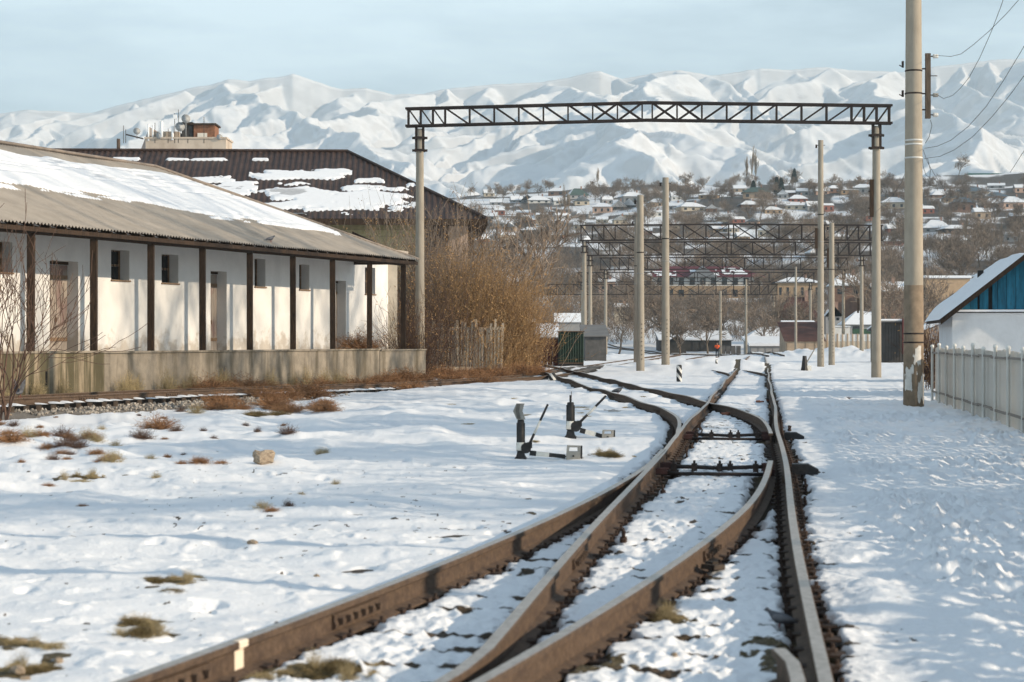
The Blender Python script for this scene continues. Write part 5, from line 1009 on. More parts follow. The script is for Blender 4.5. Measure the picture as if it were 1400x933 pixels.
# ------------------------------------------------------------------ switch stands
def stand(px, py, kind, lab):
    P = hit(px, py); s = P.y/F; st = thing('switch_stand', lab, 'switch lever', (P.x, P.y, P.z-.03)); K = s*1.0
    def p(dx, dz, dy=0): return (dx*K, dy, -dz*K+.03)           # dx, dz measured in photograph pixels from the foot
    h = 52 if kind == 0 else 47
    G().lathe([(11.5*K, -.05), (11.5*K, .03), (8*K, .07), (6.2*K, 10*K+.03), (5.6*K, 11*K+.03)], (0, 0, 0), 4).xf(Matrix.Rotation(math.radians(40), 4, 'Z')).build('base', BLACKPAINT, st)
    bodyp = [(5.9*K, 10*K), (5.6*K, 22*K), (4.7*K, h*K), (3.6*K, h*K+.01)]
    G().lathe(bodyp, (0, 0, .03), 12).build('column', BLACKPAINT, st, True)
    G().lathe([(6.15*K, 11*K), (5.95*K, 22*K)], (0, 0, .03), 12).build('white_band', WHITEPAINT, st, True)
    for sx in (-1, 1): G().box((sx*5.0*K, 0, (h*.62)*K+.03), (1.6*K, 4.5*K, h*.62*K)).build('column_rib', BLACKPAINT, st)
    if kind == 0:
        G().tube([(0, 0, h*K), (0, 0, (h+7)*K)], 1.8*K, 8).build('spindle', BLACKPAINT, st)
        ar = [(-6, 78), (5, 78), (2.5, 67.5), (6.5, 56), (-5.5, 56), (-10.5, 67.5)]
        G().prism([(x*K, z*K) for x, z in ar], -.03, .03).build('arrow_board', GREYPAINT, st)
        G().prism([((-8+x*.55)*K+6*K, (z*.9+6.7)*K) for x, z in ((-6, 78), (2, 78), (-.5, 67.5), (3.5, 56), (-5, 56), (-9.5, 67.5))], -.045, -.031).build('arrow_face', mat('arrow_face', (.12, .11, .095), .7, .2, 20), st)
    else:
        G().tube([(0, 0, h*K), (0, 0, (h+13)*K)], 1.5*K, 8).build('spindle', BLACKPAINT, st); G().tube([(1.2*K, 0, (h+5)*K), (1.2*K, 0, (h+18)*K)], .5*K, 6).build('spike', RUST, st)
    # gear hub
    g = G().tube([(7*K, -6*K, 17*K), (7*K, 7*K, 17*K)], 7.2*K, 12); g.box((12*K, 0, 21*K), (7*K, 9*K, 8*K), 0); g.box((3*K, 0, 20*K), (10*K, 8*K, 9*K)); g.build('hub', BLACKPAINT, st)
    for a, r in ((30, 1.2), (110, 1.2), (200, 1.2)): G().tube([(7*K+4.5*K*math.cos(math.radians(a)), -8*K, 17*K+4.5*K*math.sin(math.radians(a))), (7*K+4.5*K*math.cos(math.radians(a)), -6*K, 17*K+4.5*K*math.sin(math.radians(a)))], r*K, 6).build('hub_bolt', BLACKSTEEL, st)
    if kind == 0: l0, l1 = (11, 21), (37, 77); a0, a1 = (12, 10.5), (86, 3); wx = 76-4.5
    else: l0, l1 = (13, 23), (48.5, 59); a0, a1 = (13, 12), (72, -4); wx = 50.5
    def lerp(a, b, u): return (a[0]+(b[0]-a[0])*u, a[1]+(b[1]-a[1])*u)
    for u0, u1, m_ in ((0, .28, BLACKPAINT), (.28, .60, WHITEPAINT), (.60, 1.0, BLACKPAINT)):
        a = lerp(l0, l1, u0); b = lerp(l0, l1, u1); r0_ = (1.9-.4*u0)*K; G().tube([(a[0]*K, -.02, a[1]*K), (b[0]*K, -.02, b[1]*K)], [r0_, r0_*.92], 8).build('lever', m_, st, True)
    for u0, u1, m_, r_ in ((0, .12, BLACKPAINT, 3.6), (.12, .36, WHITEPAINT, 3.3), (.36, .66, BLACKPAINT, 2.9), (.66, 1.0, BLACKPAINT, 1.3)):
        a = lerp(a0, a1, u0); b = lerp(a0, a1, u1); G().bar((a[0]*K, -.02, a[1]*K), (b[0]*K, -.02, b[1]*K), r_*1.1*K, r_*1.9*K if u0 < .6 else r_*1.5*K).build('weight_arm', m_, st)
    # counterweight plate with a hand hole
    wz = lerp(a0, a1, (wx-a0[0])/(a1[0]-a0[0]))[1]-11; ww = 10 if kind == 0 else 8.2; wh = 22 if kind == 0 else 14.5; wz = -1.0 if kind == 0 else -2.0
    def q(u, v): return ((wx+u*ww)*K, (wz+v*wh)*K)
    for poly in ([q(-1.0, -.02), q(.92, -.10), q(1.0, .62), q(-.9, .62)], [q(-.9, .62), q(-.58, .62), q(-.52, .9), q(-.82, 1.0)], [q(.62, .62), q(1.0, .62), q(1.04, .97), q(.62, .9)], [q(-.82, 1.0), q(-.52, .88), q(.62, .88), q(1.04, .97)]):
        G().prism(poly, -.09, .03).build('counterweight', GREYPAINT, st)
    G().prism([q(1.0, -.10), q(1.22, -.08), q(1.26, .97), q(1.04, .97)], -.07, .03).build('counterweight_edge', BLACKPAINT, st)
    cq = q(0, .35); G().tube([(cq[0], -.10, cq[1]), (cq[0], -.085, cq[1])], 1.3*K, 8).build('weight_bolt', BLACKPAINT, st)
    G().tube([((wx+ww)*K, 0, -.5*K), ((wx+ww+14)*K, 0, -2.2*K), ((wx+ww+22)*K, 0, -3*K)], 1.0*K, 6).build('foot_rod', BLACKPAINT, st); G().tube([((wx+ww+21)*K, 0, -4*K), ((wx+ww+21)*K, 0, 0)], 1.3*K, 6).build('foot_pin', BLACKPAINT, st)
    return st
stand(712, 627, 0, 'nearer switch lever with grey chevron board and black-white arms')
stand(780, 598, 1, 'farther switch lever without a board, thin spike on top')
# ------------------------------------------------------------------ striped marker posts
def stripes(name, sc, ang, c1, c2):
    m = bpy.data.materials.new(name); m.use_nodes = True; t = m.node_tree; b = t.nodes['Principled BSDF']; b.inputs['Roughness'].default_value = .8
    tcn = t.nodes.new('ShaderNodeTexCoord'); mp = t.nodes.new('ShaderNodeMapping'); mp.inputs['Rotation'].default_value = (0, ang, 0); wv = t.nodes.new('ShaderNodeTexWave'); wv.bands_direction = 'X'; wv.inputs['Scale'].default_value = sc
    r = t.nodes.new('ShaderNodeValToRGB'); r.color_ramp.interpolation = 'CONSTANT'; r.color_ramp.elements[0].color = (*c1, 1); r.color_ramp.elements[1].color = (*c2, 1); r.color_ramp.elements[1].position = .58
    t.links.new(tcn.outputs['Object'], mp.inputs['Vector']); t.links.new(mp.outputs[0], wv.inputs['Vector']); t.links.new(wv.outputs['Fac'], r.inputs['Fac']); t.links.new(r.outputs[0], b.inputs['Base Color']); return m
STRP = stripes('black_white_stripes', 1.5, math.radians(38), (.015, .015, .016), (.62, .60, .56))
for px, py, wpx, hpx, lab in ((928.5, 522, 7.5, 23, 'short black and white striped marker post beside the tall pole pair'), (755, 520.5, 11, 10, 'low black and white striped stump at the track crossing'), (979.5, 498, 3, 6, 'tiny dark stub marker in the snow below the walking person')):
    P = hit(px, py); s = P.y/F; g = G(); w2, h2 = wpx*s/2, hpx*s
    g.lathe([(w2, -.1), (w2, h2*.93), (w2*.86, h2)], (0, 0, 0), 14); single('marker_post', g.mesh('marker_post', STRP, False), lab, 'marker post', (P.x, P.y, P.z))
P = hit(1100, 507); s = P.y/F; tl = thing('switch_stand', 'tiny far switch lever right of the main track', 'switch lever', P); G().lathe([(.22, -.1), (.16, .2), (.10, .75)], (0, 0, 0), 8).build('base', BLACKPAINT, tl); G().tube([(.05, 0, .3), (.55, 0, 1.15)], .035, 6).build('lever', GREYPAINT, tl); G().box((.16, 0, .12), (.35, .2, .25)).build('counterweight', WHITEPAINT, tl)
# ------------------------------------------------------------------ walking person
P = hit(980.5, 489); hpx = 20.3; Hh = hpx*P.y/F; k = Hh/1.75
pe = thing('person', 'person in orange vest and dark trousers walking away between the far tracks', 'person', (P.x, P.y, P.z)); 
def skin(name, nodes, edges, m, parent, root=0, sub=2):
    me = bpy.data.meshes.new(name); me.from_pydata([Vector(n[:3])*k for n in nodes], edges, []); ob = bpy.data.objects.new(name, me); COL.objects.link(ob); ob.parent = parent; me.materials.append(m)
    sk = ob.modifiers.new('skin', 'SKIN'); 
    for i, n in enumerate(nodes): me.skin_vertices[0].data[i].radius = (n[3]*k, (n[4] if len(n) > 4 else n[3])*k); me.skin_vertices[0].data[i].use_root = (i == root)
    sk.use_smooth_shade = True; sb_ = ob.modifiers.new('sub', 'SUBSURF'); sb_.levels = sub; sb_.render_levels = sub; return ob
body = [(0, 0, .95, .15, .11), (0, 0, 1.15, .14, .10), (0, 0, 1.38, .17, .11), (0, 0, 1.48, .06), (0, 0, 1.56, .055), (0, -.01, 1.63, .085, .1), (0, 0, 1.72, .07),
        (-.1, 0, .90, .10), (-.11, .06, .50, .068), (-.12, .02, .09, .05), (-.12, -.10, .04, .045), (.1, 0, .90, .10), (.11, -.10, .50, .068), (.12, -.16, .10, .05), (.12, -.27, .04, .045),
        (-.19, 0, 1.42, .06), (-.24, .05, 1.15, .05), (-.23, -.08, .93, .04), (-.23, -.13, .84, .045, .02), (.19, 0, 1.42, .06), (.25, .0, 1.15, .05), (.22, -.15, .98, .04), (.21, -.20, .90, .045, .02)]
be = [(0, 1), (1, 2), (2, 3), (3, 4), (4, 5), (5, 6), (0, 7), (7, 8), (8, 9), (9, 10), (0, 11), (11, 12), (12, 13), (13, 14), (2, 15), (15, 16), (16, 17), (17, 18), (2, 19), (19, 20), (20, 21), (21, 22)]
for hand, sx in ((18, -1), (22, 1)):
    hx0, hy0, hz0 = body[hand][:3]
    for fi, (dx, dy, L_) in enumerate(((.0, -.030, .075), (.0, -.010, .085), (.0, .010, .08), (.0, .028, .065), (-sx*.035, -.02, .05))):
        n0 = len(body); body += [(hx0+dx*.8, hy0+dy, hz0-.025, .012), (hx0+dx*1.2-sx*.006, hy0+dy-.008, hz0-.025-L_*.55, .010), (hx0+dx*1.2-sx*.014, hy0+dy-.022, hz0-.025-L_, .008)]; be += [(hand, n0), (n0, n0+1), (n0+1, n0+2)]
dcl = mat('dark_clothes', (.02, .022, .028), .9, .2, 5); tt_ = dcl.node_tree; bb_ = tt_.nodes['Principled BSDF']; src_ = bb_.inputs['Base Color'].links[0].from_socket
gx = tt_.nodes.new('ShaderNodeTexCoord'); sx_ = tt_.nodes.new('ShaderNodeSeparateXYZ'); gt_ = tt_.nodes.new('ShaderNodeMath'); gt_.operation = 'GREATER_THAN'; gt_.inputs[1].default_value = 1.50*k; mxs = tt_.nodes.new('ShaderNodeMixRGB'); mxs.inputs['Color2'].default_value = (.36, .20, .14, 1)
tt_.links.new(gx.outputs['Object'], sx_.inputs[0]); tt_.links.new(sx_.outputs['Z'], gt_.inputs[0]); tt_.links.new(gt_.outputs[0], mxs.inputs['Fac']); tt_.links.new(src_, mxs.inputs['Color1']); tt_.links.new(mxs.outputs[0], bb_.inputs['Base Color'])
skin('body', body, be, dcl, pe)
skin('vest', [(0, 0, .98, .165, .135), (0, 0, 1.15, .165, .13), (0, 0, 1.38, .19, .14), (0, 0, 1.46, .14, .11), (-.21, 0, 1.41, .085), (-.255, .05, 1.18, .07), (.21, 0, 1.41, .085), (.265, 0, 1.18, .07)], [(0, 1), (1, 2), (2, 3), (2, 4), (4, 5), (2, 6), (6, 7)], mat('orange_vest', (.75, .11, .02), .7, .1, 5), pe)
skin('cap', [(0, 0, 1.68, .095, .10), (0, 0, 1.76, .08, .09)], [(0, 1)], mat('dark_cap', (.03, .02, .02), .9), pe)
G().box((0, -.13*k, 1.2*k), (.08*k, .03*k, .45*k)).build('vest_strap', mat('red_strap', (.20, .03, .03), .8), pe)
# ------------------------------------------------------------------ pigeons
PIG = layer(mat('pigeon_grey', (.10, .103, .115), .7, .25, 14), (.05, .05, .06), 9, .5, .6, (1, 1, 1), .8)
def pigeon(px, py, size, heading, lab, wings=False, P=None, dz=0):
    P = P or hit(px, py); pg = thing('pigeon', lab, 'bird', (P.x, P.y, P.z+dz), heading); k = size/.33
    spine = [(-.20, .075, .012, .010), (-.15, .085, .030, .016), (-.09, .10, .052, .042), (-.02, .115, .066, .064), (.05, .13, .062, .066), (.09, .155, .045, .050), (.115, .185, .030, .034), (.135, .21, .028, .029), (.155, .213, .020, .020), (.170, .207, .008, .008), (.185, .202, .003, .003)]
    g = G(); n = 12; vs = []
    for i, (x, z, ry_, rz_) in enumerate(spine): vs += [(x*k, ry_*math.cos(2*math.pi*j/n)*k, (z+rz_*math.sin(2*math.pi*j/n))*k) for j in range(n)]
    g.add(vs, [(i*n+j, i*n+(j+1) % n, (i+1)*n+(j+1) % n, (i+1)*n+j) for i in range(len(spine)-1) for j in range(n)]+[tuple(range(n-1, -1, -1)), tuple((len(spine)-1)*n+j for j in range(n))]); g.build('body', PIG, pg, True)
    for sy in (-1, 1): G().tube([(0, sy*.025*k, .07*k), (.005*k, sy*.025*k, 0), (.04*k, sy*.025*k, -.003*k)], .007*k, 5).build('leg', mat('pigeon_leg', (.30, .08, .06), .8), pg)
    if wings:
        for sy in (-1, 1):
            pl = [(-.10, .05, .14), (.06, .05, .15), (.08, .10, .30), (.02, .14, .42), (-.08, .13, .36), (-.12, .09, .25)]; v = [(x*k, sy*y*k, z*k) for x, y, z in pl]; v2 = [(x*k, sy*(y+.012)*k, z*k) for x, y, z in pl]; m_ = len(pl)
            G().add(v+v2, [tuple(range(m_)), tuple(range(2*m_-1, m_-1, -1))]+[(i, i+m_, (i+1) % m_+m_, (i+1) % m_) for i in range(m_)]).build('wing', PIG, pg)
    else:
        for sy in (-1, 1):
            g = G(); sp = [(-.17, .10, .006, .01), (-.10, .118, .012, .026), (-.02, .13, .014, .042), (.05, .14, .012, .036), (.075, .145, .004, .012)]; vs = []
            for (x, z, ry_, rz_) in sp: vs += [(x*k, (sy*(.058 if x > -.12 else .03)+ry_*math.cos(2*math.pi*j/8))*k, (z+rz_*math.sin(2*math.pi*j/8))*k) for j in range(8)]
            g.add(vs, [(i*8+j, i*8+(j+1) % 8, (i+1)*8+(j+1) % 8, (i+1)*8+j) for i in range(len(sp)-1) for j in range(8)]+[tuple(range(7, -1, -1)), tuple(32+j for j in range(8))]); g.build('wing', mat('wing_grey', (.15, .15, .16), .7, .2, 12), pg, True)
    return pg
pigeon(1066, 862, .17, math.radians(165), 'pigeon standing by the rail in the right foreground')
pigeon(845, 540, .34, math.radians(-20), 'pigeon on the snow between the branch rails')
pigeon(976, 549, .33, math.radians(10), 'pigeon perched on the main left rail beyond the switches')
p_, h_ = along(R_S_N, 11.9); pigeon(0, 0, .36, math.radians(70), 'pigeon with raised wings landing on the siding rail', True, Vector((*p_, .17)), .02)
p_, h_ = along(R_S_F, 9.6); pigeon(0, 0, .34, math.radians(80), 'pigeon sitting on the siding by the platform', False, Vector((*p_, .16)))
pp = Vector(wf(t_on(377, .3), .1, EZ+.15)); pigeon(0, 0, .34, math.radians(40), 'pigeon sitting on the shed eave', False, Vector((pp.x, pp.y, EZ+.16)))
q = Vector(wf(29.6, -3.0, 5.7)); pigeon(0, 0, .34, math.radians(120), 'pigeon on the low roof at the shed end, upper of two', False, Vector((q.x-1.0, q.y, 5.78)))
pigeon(0, 0, .34, math.radians(60), 'pigeon on the low roof at the shed end, lower of two', False, Vector((q.x+.3, q.y, 5.72)))
# ------------------------------------------------------------------ stones
ROCK = layer(mat('field_stone', (.36, .28, .20), .95, .25, 5, bump=.5, bscale=14), (.16, .115, .08), 3, .5, .65, (1, 1, 1), .7)
def rockmesh(seed, blk=0):
    g = G(); rs = np.random.RandomState(seed); n1, n2 = 9, 14; vs = []
    for i in range(n1+1):
        for j in range(n2):
            th, ph = math.pi*i/n1, 2*math.pi*j/n2; d = np.array([math.sin(th)*math.cos(ph), math.sin(th)*math.sin(ph), math.cos(th)])
            if blk: d = d/(np.abs(d)**5).sum()**.2*.85
            r = 1+.28*float(pn(d[0]*1.6+seed, d[1]*1.6+d[2]*1.1, seed)); vs.append(d*r)
    return g.add(vs, [(i*n2+j, (i+1)*n2+j, (i+1)*n2+(j+1) % n2, i*n2+(j+1) % n2) for i in range(n1) for j in range(n2)]).mesh('stone', ROCK, False)
RK = [rockmesh(3, 1), rockmesh(8), rockmesh(12), rockmesh(21)]
P = hit(361, 633); r = 15*P.y/F; single('stone_block', RK[0], 'brown squarish stone block lying on the snow left of centre', 'stone', (P.x, P.y, P.z+r*.5), (0, 0, .5), (r*1.05, r*.9, r*.72))
for px, py, rp, lab in ((24, 922, 11, 'pale round stone in the lower left corner'), (35, 930, 6, 'small stone beside the pale one in the lower left corner'), (30, 880, 8, 'half-buried brown stone near the lower left corner'), (80, 905, 7, 'small brown stone on snow at lower left'), (14, 568*1.0, 2.5, 'small dark stone under the gravel shoulder'), (345, 743, 6, 'reddish flat stone lying in the left snow'), (922, 900, 5, 'dark wood chip between the front rails'), (433, 789, 4, 'small dark stone by the outer rail')):
    P = hit(px, py); r = rp*P.y/F; single('stone', RK[1+hash(lab) % 3] if False else RK[1+len(lab) % 3], lab, 'stone', (P.x, P.y, P.z+r*.2), (0, 0, px), (r*1.2, r, r*.65))
# flat dark boards half sunk between the front rails
for px, py, L_, lab in ((975, 783, .22, 'dark wooden board end between the front rails'), (1050, 550, .2, 'broken brick lying against the main rail'), (1039, 551, .2, 'second brick piece lying by the main rail'), (992, 568, .18, 'lump of rust on the snow between the farther switch rails')):
    P = hit(px, py); single('debris', G().box((0, 0, 0), (L_, .10, .035)).box((L_*.2, .03, .02), (L_*.5, .06, .03)).mesh('debris', SLEEPER if 'wood' in lab else mat('debris_brick', (.25, .10, .06), .9, .3, 9)), lab, 'debris', (P.x, P.y, P.z+.03), (0.05, .08, px))
# timber heap beside the brown bush
P = hit(706, 497); tp = thing('timber_heap', 'heap of old dark timbers and concrete lumps beside the brown bush', 'timber heap', (P.x, P.y, P.z)); s = P.y/F
for k in range(16):
    a = Vector((random.uniform(-14, 8)*s, random.uniform(-1.5, 1.5), random.uniform(0, 12)*s)); d = Vector((random.uniform(.5, 1.4), random.uniform(-.6, .6), random.uniform(-.7, .1))); G().bar(a, a+d, random.uniform(.12, .24), random.uniform(.1, .2)).build('timber', SLEEPER if k % 3 else WOOD_D, tp)
for k, (dx, dz) in enumerate(((8, 6), (9, 17), (6, 22))): G().box((dx*s, -.8, dz*s), (.35, .35, .55), .3*k).build('concrete_lump', HW['tan'], tp)
# ------------------------------------------------------------------ vegetation
BARK = mat('grey_bark', (.15, .115, .085), .95, .3, 3); TWIG = mat('twig_brown', (.20, .15, .115), .95, .3, 1.5, col2=(.32, .25, .19)); TWIG_R = mat('twig_reddish', (.11, .065, .045), .95, .35, 2)
SHOOT = mat('shoot_ochre', (.24, .135, .06), .9, .35, 2.2, col2=(.50, .32, .155)); LEAFD = mat('dry_leaf', (.32, .18, .075), .9, .35, 1.2, col2=(.46, .28, .12)); POPL = mat('poplar_twig', (.30, .235, .17), .95, .3, 2)
WEED = mat('dry_weed', (.24, .125, .06), .95, .4, 3, col2=(.40, .215, .105)); STRAW = mat('dry_straw', (.36, .27, .14), .95, .35, 6, col2=(.5, .4, .22)); GREENG = mat('olive_grass', (.10, .08, .035), .95, .4, 6, col2=(.26, .19, .09))
def grow(rs, p, d, L, r, lev, maxlev, out, up=.12, spread=.55, nb=(3, 5), seg=3, shrink=.62):
    pts = [np.array(p, float)]; dd = np.array(d, float)
    for i in range(seg):
        dd = dd+rs.normal(0, .13, 3); dd[2] += up*.5; dd /= np.linalg.norm(dd); q = pts[-1]+dd*L/seg; ra = r*(1-.55*i/seg); rb = r*(1-.55*(i+1)/seg); out.append((pts[-1], q, ra, rb, lev)); pts.append(q)
    if lev >= maxlev: return
    n = rs.randint(nb[0], nb[1]+1)
    for k in range(n):
        u = rs.uniform(.30, 1.0); i = min(seg-1, int(u*seg)); base = pts[i]+(pts[i+1]-pts[i])*(u*seg-i); a = rs.uniform(0, 2*math.pi); t = (pts[i+1]-pts[i]); t = t/np.linalg.norm(t)
        x = np.cross(t, [0, 0, 1.]); x = x/np.linalg.norm(x) if np.linalg.norm(x) > .05 else np.array([1., 0, 0]); y = np.cross(t, x); s = rs.uniform(.6, 1.2)*spread
        nd = t*math.cos(s)+(x*math.cos(a)+y*math.sin(a))*math.sin(s); nd[2] += up; nd /= np.linalg.norm(nd)
        grow(rs, base, nd, L*rs.uniform(.5, .8)*shrink/.62, max(r*.55*(1-.3*u), .004), lev+1, maxlev, out, up, spread, nb, seg, shrink)
def tree_meshes(name, seed, H, r, maxlev, up, spread, nb, tw, bark=BARK, twig=TWIG, rmin=.0, shrink=.62, trunk=.32):
    rs = np.random.RandomState(seed); out = []; grow(rs, (0, 0, -.2), (rs.normal(0, .05), rs.normal(0, .05), 1), H*(.52+trunk*.2), r, 0, maxlev, out, up, spread, nb, 4, shrink)
    a = [o for o in out if o[4] <= 1]; b = [o for o in out if o[4] > 1]
    f = lambda L_, k, m, nm: seg_mesh(nm, [o[0] for o in L_], [o[1] for o in L_], [max(o[2], rmin) for o in L_], [max(o[3], rmin*.6) for o in L_], m, k)
    return f(a, 5, bark, 'trunk'), f(b, 3, twig, 'crown')
def plant_tree(name, ms, label, cat, loc, rz, sc, group=None):
    o = thing(name, label, cat, loc, rz, group); o.scale = sc if hasattr(sc, '__len__') else (sc, sc, sc)
    for m_, nm in zip(ms, ('trunk', 'crown')): c = bpy.data.objects.new(nm, m_); COL.objects.link(c); c.parent = o
    return o
# broad far trees (about 8 m), columnar poplars, yard trees with fine twigs
FT = [tree_meshes('t', 31+i, 8.5, .17, 4, .10, .72, (5, 6), .03, rmin=.030) for i in range(5)]
PT = [tree_meshes('p', 71+i, 13, .15, 3, .55, .32, (9, 12), .03, twig=POPL, bark=POPL, rmin=.03, shrink=.5, trunk=1.6) for i in range(2)]
# ---- big ochre willow bush right of the shed
def bush(P, Hs, n, lean, wid, seed, m, leafm, nleaf, lab, name='willow_bush', cat='bush', fan=.6, leaf=.055):
    rs = np.random.RandomState(seed); P0 = []; P1 = []; R0 = []; R1 = []; tips = []
    for i in range(n):
        bx_, by_ = rs.normal(0, wid*.28), rs.normal(0, wid*.22); ang = rs.normal(0, fan)+lean; d = np.array([math.sin(ang), rs.normal(0, .35), math.cos(ang)]); d /= np.linalg.norm(d); L_ = Hs*rs.uniform(.45, 1.05)*(1-.12*abs(ang)); p = np.array([bx_, by_, rs.uniform(-.1, .6) if rs.rand() < .5 else rs.uniform(0, Hs*.4)]); r = rs.uniform(.006, .014)*(1.7 if m is TWIG else 1.0); sg = 5
        if p[2] > .7: p[:2] += d[:2]*p[2]*.9; L_ *= .65
        for k in range(sg):
            d2 = d+rs.normal(0, .10, 3); d2[2] += .05; d2 /= np.linalg.norm(d2); q = p+d2*L_/sg; P0.append(p); P1.append(q); R0.append(r*(1-.15*k)); R1.append(r*(1-.15*(k+1))); d = d2; p = q; tips.append((p, d))
            if k >= 1 and rs.rand() < .7:
                e = d+rs.normal(0, .4, 3); e /= np.linalg.norm(e); P0.append(p); P1.append(p+e*L_*.16); R0.append(r*.6); R1.append(r*.3); tips.append((p+e*L_*.12, e))
    o = thing(name, lab, cat, P); so_ = obj('stems', seg_mesh('stems', P0, P1, R0, R1, m), o); so_['kind'] = 'stuff'
    if nleaf:
        V = []; idx = rs.randint(0, len(tips), nleaf); T = np.array([t[0] for t in tips])[idx]+rs.normal(0, .10, (nleaf, 3)); A_ = rs.normal(0, 1, (nleaf, 3)); A_ /= np.linalg.norm(A_, axis=1)[:, None]; B_ = np.cross(A_, rs.normal(0, 1, (nleaf, 3))); B_ /= np.linalg.norm(B_, axis=1)[:, None]; s = rs.uniform(.5, 1.3, (nleaf, 1))*leaf
        V = np.stack([T-A_*s, T+B_*s*.35, T+A_*s, T-B_*s*.35], 1).reshape(-1, 3); Q = np.arange(nleaf*4).reshape(-1, 4); lo = obj('dry_leaves', fast_mesh('dry_leaves', V, Q, leafm, False), o); lo['kind'] = 'stuff'
    return o
def gpt(px, Y): x = (px-700)/F*Y; return Vector((x, Y, gz(x, Y)))
bush(gpt(662, 97), 5.6, 950, .20, 3.8, 1, SHOOT, LEAFD, 8500, 'large ochre willow bush leaning right, in front of the brick wall', fan=.30)
bush(gpt(682, 99), 4.3, 700, .20, 3.0, 2, SHOOT, LEAFD, 5500, 'ochre willow bush at the right end of the thicket by the red fence', fan=.30)
bush(gpt(648, 101), 6.2, 420, .10, 4.0, 3, TWIG, LEAFD, 3000, 'tall thin brown shoots in the middle of the thicket', fan=.33)
bush(gpt(606, 99), 7.8, 520, .04, 4.0, 4, TWIG, LEAFD, 6500, 'tall brown shoots right of the near gantry pole', fan=.30)
bush(gpt(552, 100), 8.4, 420, -.04, 4.2, 5, TWIG, LEAFD, 7500, 'tall leafy shoots rising behind the far end of the shed', fan=.26)
bush(gpt(640, 98), 4.4, 500, .15, 3.2, 6, TWIG_R, LEAFD, 1500, 'dark reddish bramble low in the thicket', fan=.7)
bush(gpt(562, 85), 3.6, 260, .0, 1.4, 7, TWIG_R, LEAFD, 900, 'dark bramble beside the foot of the near left gantry pole', fan=.5)
bush(gpt(1272, 66), 2.2, 200, .0, .6, 8, TWIG_R, LEAFD, 700, 'dry dark vine between the near pole and the fence', fan=.3)
bush(gpt(703, 103), 2.1, 380, .12, 1.9, 9, SHOOT, LEAFD, 5500, 'lower ochre shrub in front of the red fence', fan=.4)
plant_tree('bare_tree', FT[1], 'bare pale tree standing above the thicket right of the brown roof', 'tree', gpt(700, 118), .4, (.95, .95, 1.05))
bush(gpt(630, 91.2), 3.2, 60, .05, 4.6, 17, TWIG_R, LEAFD, 700, 'thin bare twigs in front of the pale slat fence', fan=.35)
bush(gpt(668, 90.5), 3.2, 60, .2, 3.0, 18, SHOOT, LEAFD, 900, 'thin ochre twigs before the right end of the slat fence', fan=.35)
bush(gpt(592, 93), 5.2, 240, .02, 2.4, 27, TWIG_R, LEAFD, 1500, 'reddish-brown upright shrub right beside the near left gantry pole', fan=.24)
bush(gpt(624, 96.5), 6.2, 300, .08, 2.6, 28, SHOOT, LEAFD, 3000, 'orange-brown upright shrub between pole and willow bush', fan=.22)
# concrete slat fence under the thicket
a = gpt(590, 95.0); b = gpt(690, 94.0); sf = thing('concrete_slat_fence', 'pale concrete slat fence half hidden by the brown thicket', 'fence', a); d = b-a; n = 24; CF = mat('pale_slat', (.50, .41, .31), .9, .18, 3, stretch=(1, 1, .4))
SLM = G().box((0, 0, 1.15), (.115, .08, 2.3)).mesh('fence_slat', CF)
for k in range(n): q = d*(k/n); piece('fence_slat', SLM, sf, (q.x, q.y, .3+random.uniform(-.03, .03)), (0, random.uniform(-.03, .03), -.03), (1, 1, random.uniform(.80, 1.08)))
G().box((d.x/2, d.y/2, .1), (d.x+.2, .3, .55)).build('plinth', CF, sf); G().box((d.x/2, d.y/2+.07, 2.2), (d.x, .07, .12)).build('top_rail', CF, sf)
# ---- shrub tree at the left edge, close to the platform
rs = np.random.RandomState(12); out_ = []
for k in range(5): grow(rs, (rs.normal(0, .15), rs.normal(0, .15), -.2), (rs.normal(.28, .30), rs.normal(0, .25), 1), 2.5, .034, 0, 3, out_, .14, .6, (3, 4), 4, .70)
lt = thing('shrub_tree', 'bare many-stemmed shrub before the shed at the left edge', 'shrub', gpt(2, 47.5)); st_ = obj('stems', seg_mesh('stems', [o[0] for o in out_], [o[1] for o in out_], [max(o[2], .007) for o in out_], [max(o[3], .005) for o in out_], TWIG_R, 4), lt); st_['kind'] = 'stuff'
GT = [tree_meshes('g', 51+i, 17, .22, 4, .14, .6, (4, 5), .03, rmin=.009) for i in range(2)]
# ---- off-frame trees along the right side of the yard: their shadows fall on the shed, the poles and the snow
for i, (x, y, sc, k) in enumerate(((28, 52, 1.5, 5), (33, 57, 1.65, 6), (22, 40, 1.15, 1), (17.5, 31, 1.0, 4), (13.5, 22, .85, 2), (37, 63, 1.75, 5), (16.5, 16, .9, 3))):
    plant_tree('bare_tree', (FT+GT)[k], 'bare garden tree beyond the right-hand fence', 'tree', (x, y, gz(x, y)), i*1.3, sc, 'garden trees outside the picture on the right')
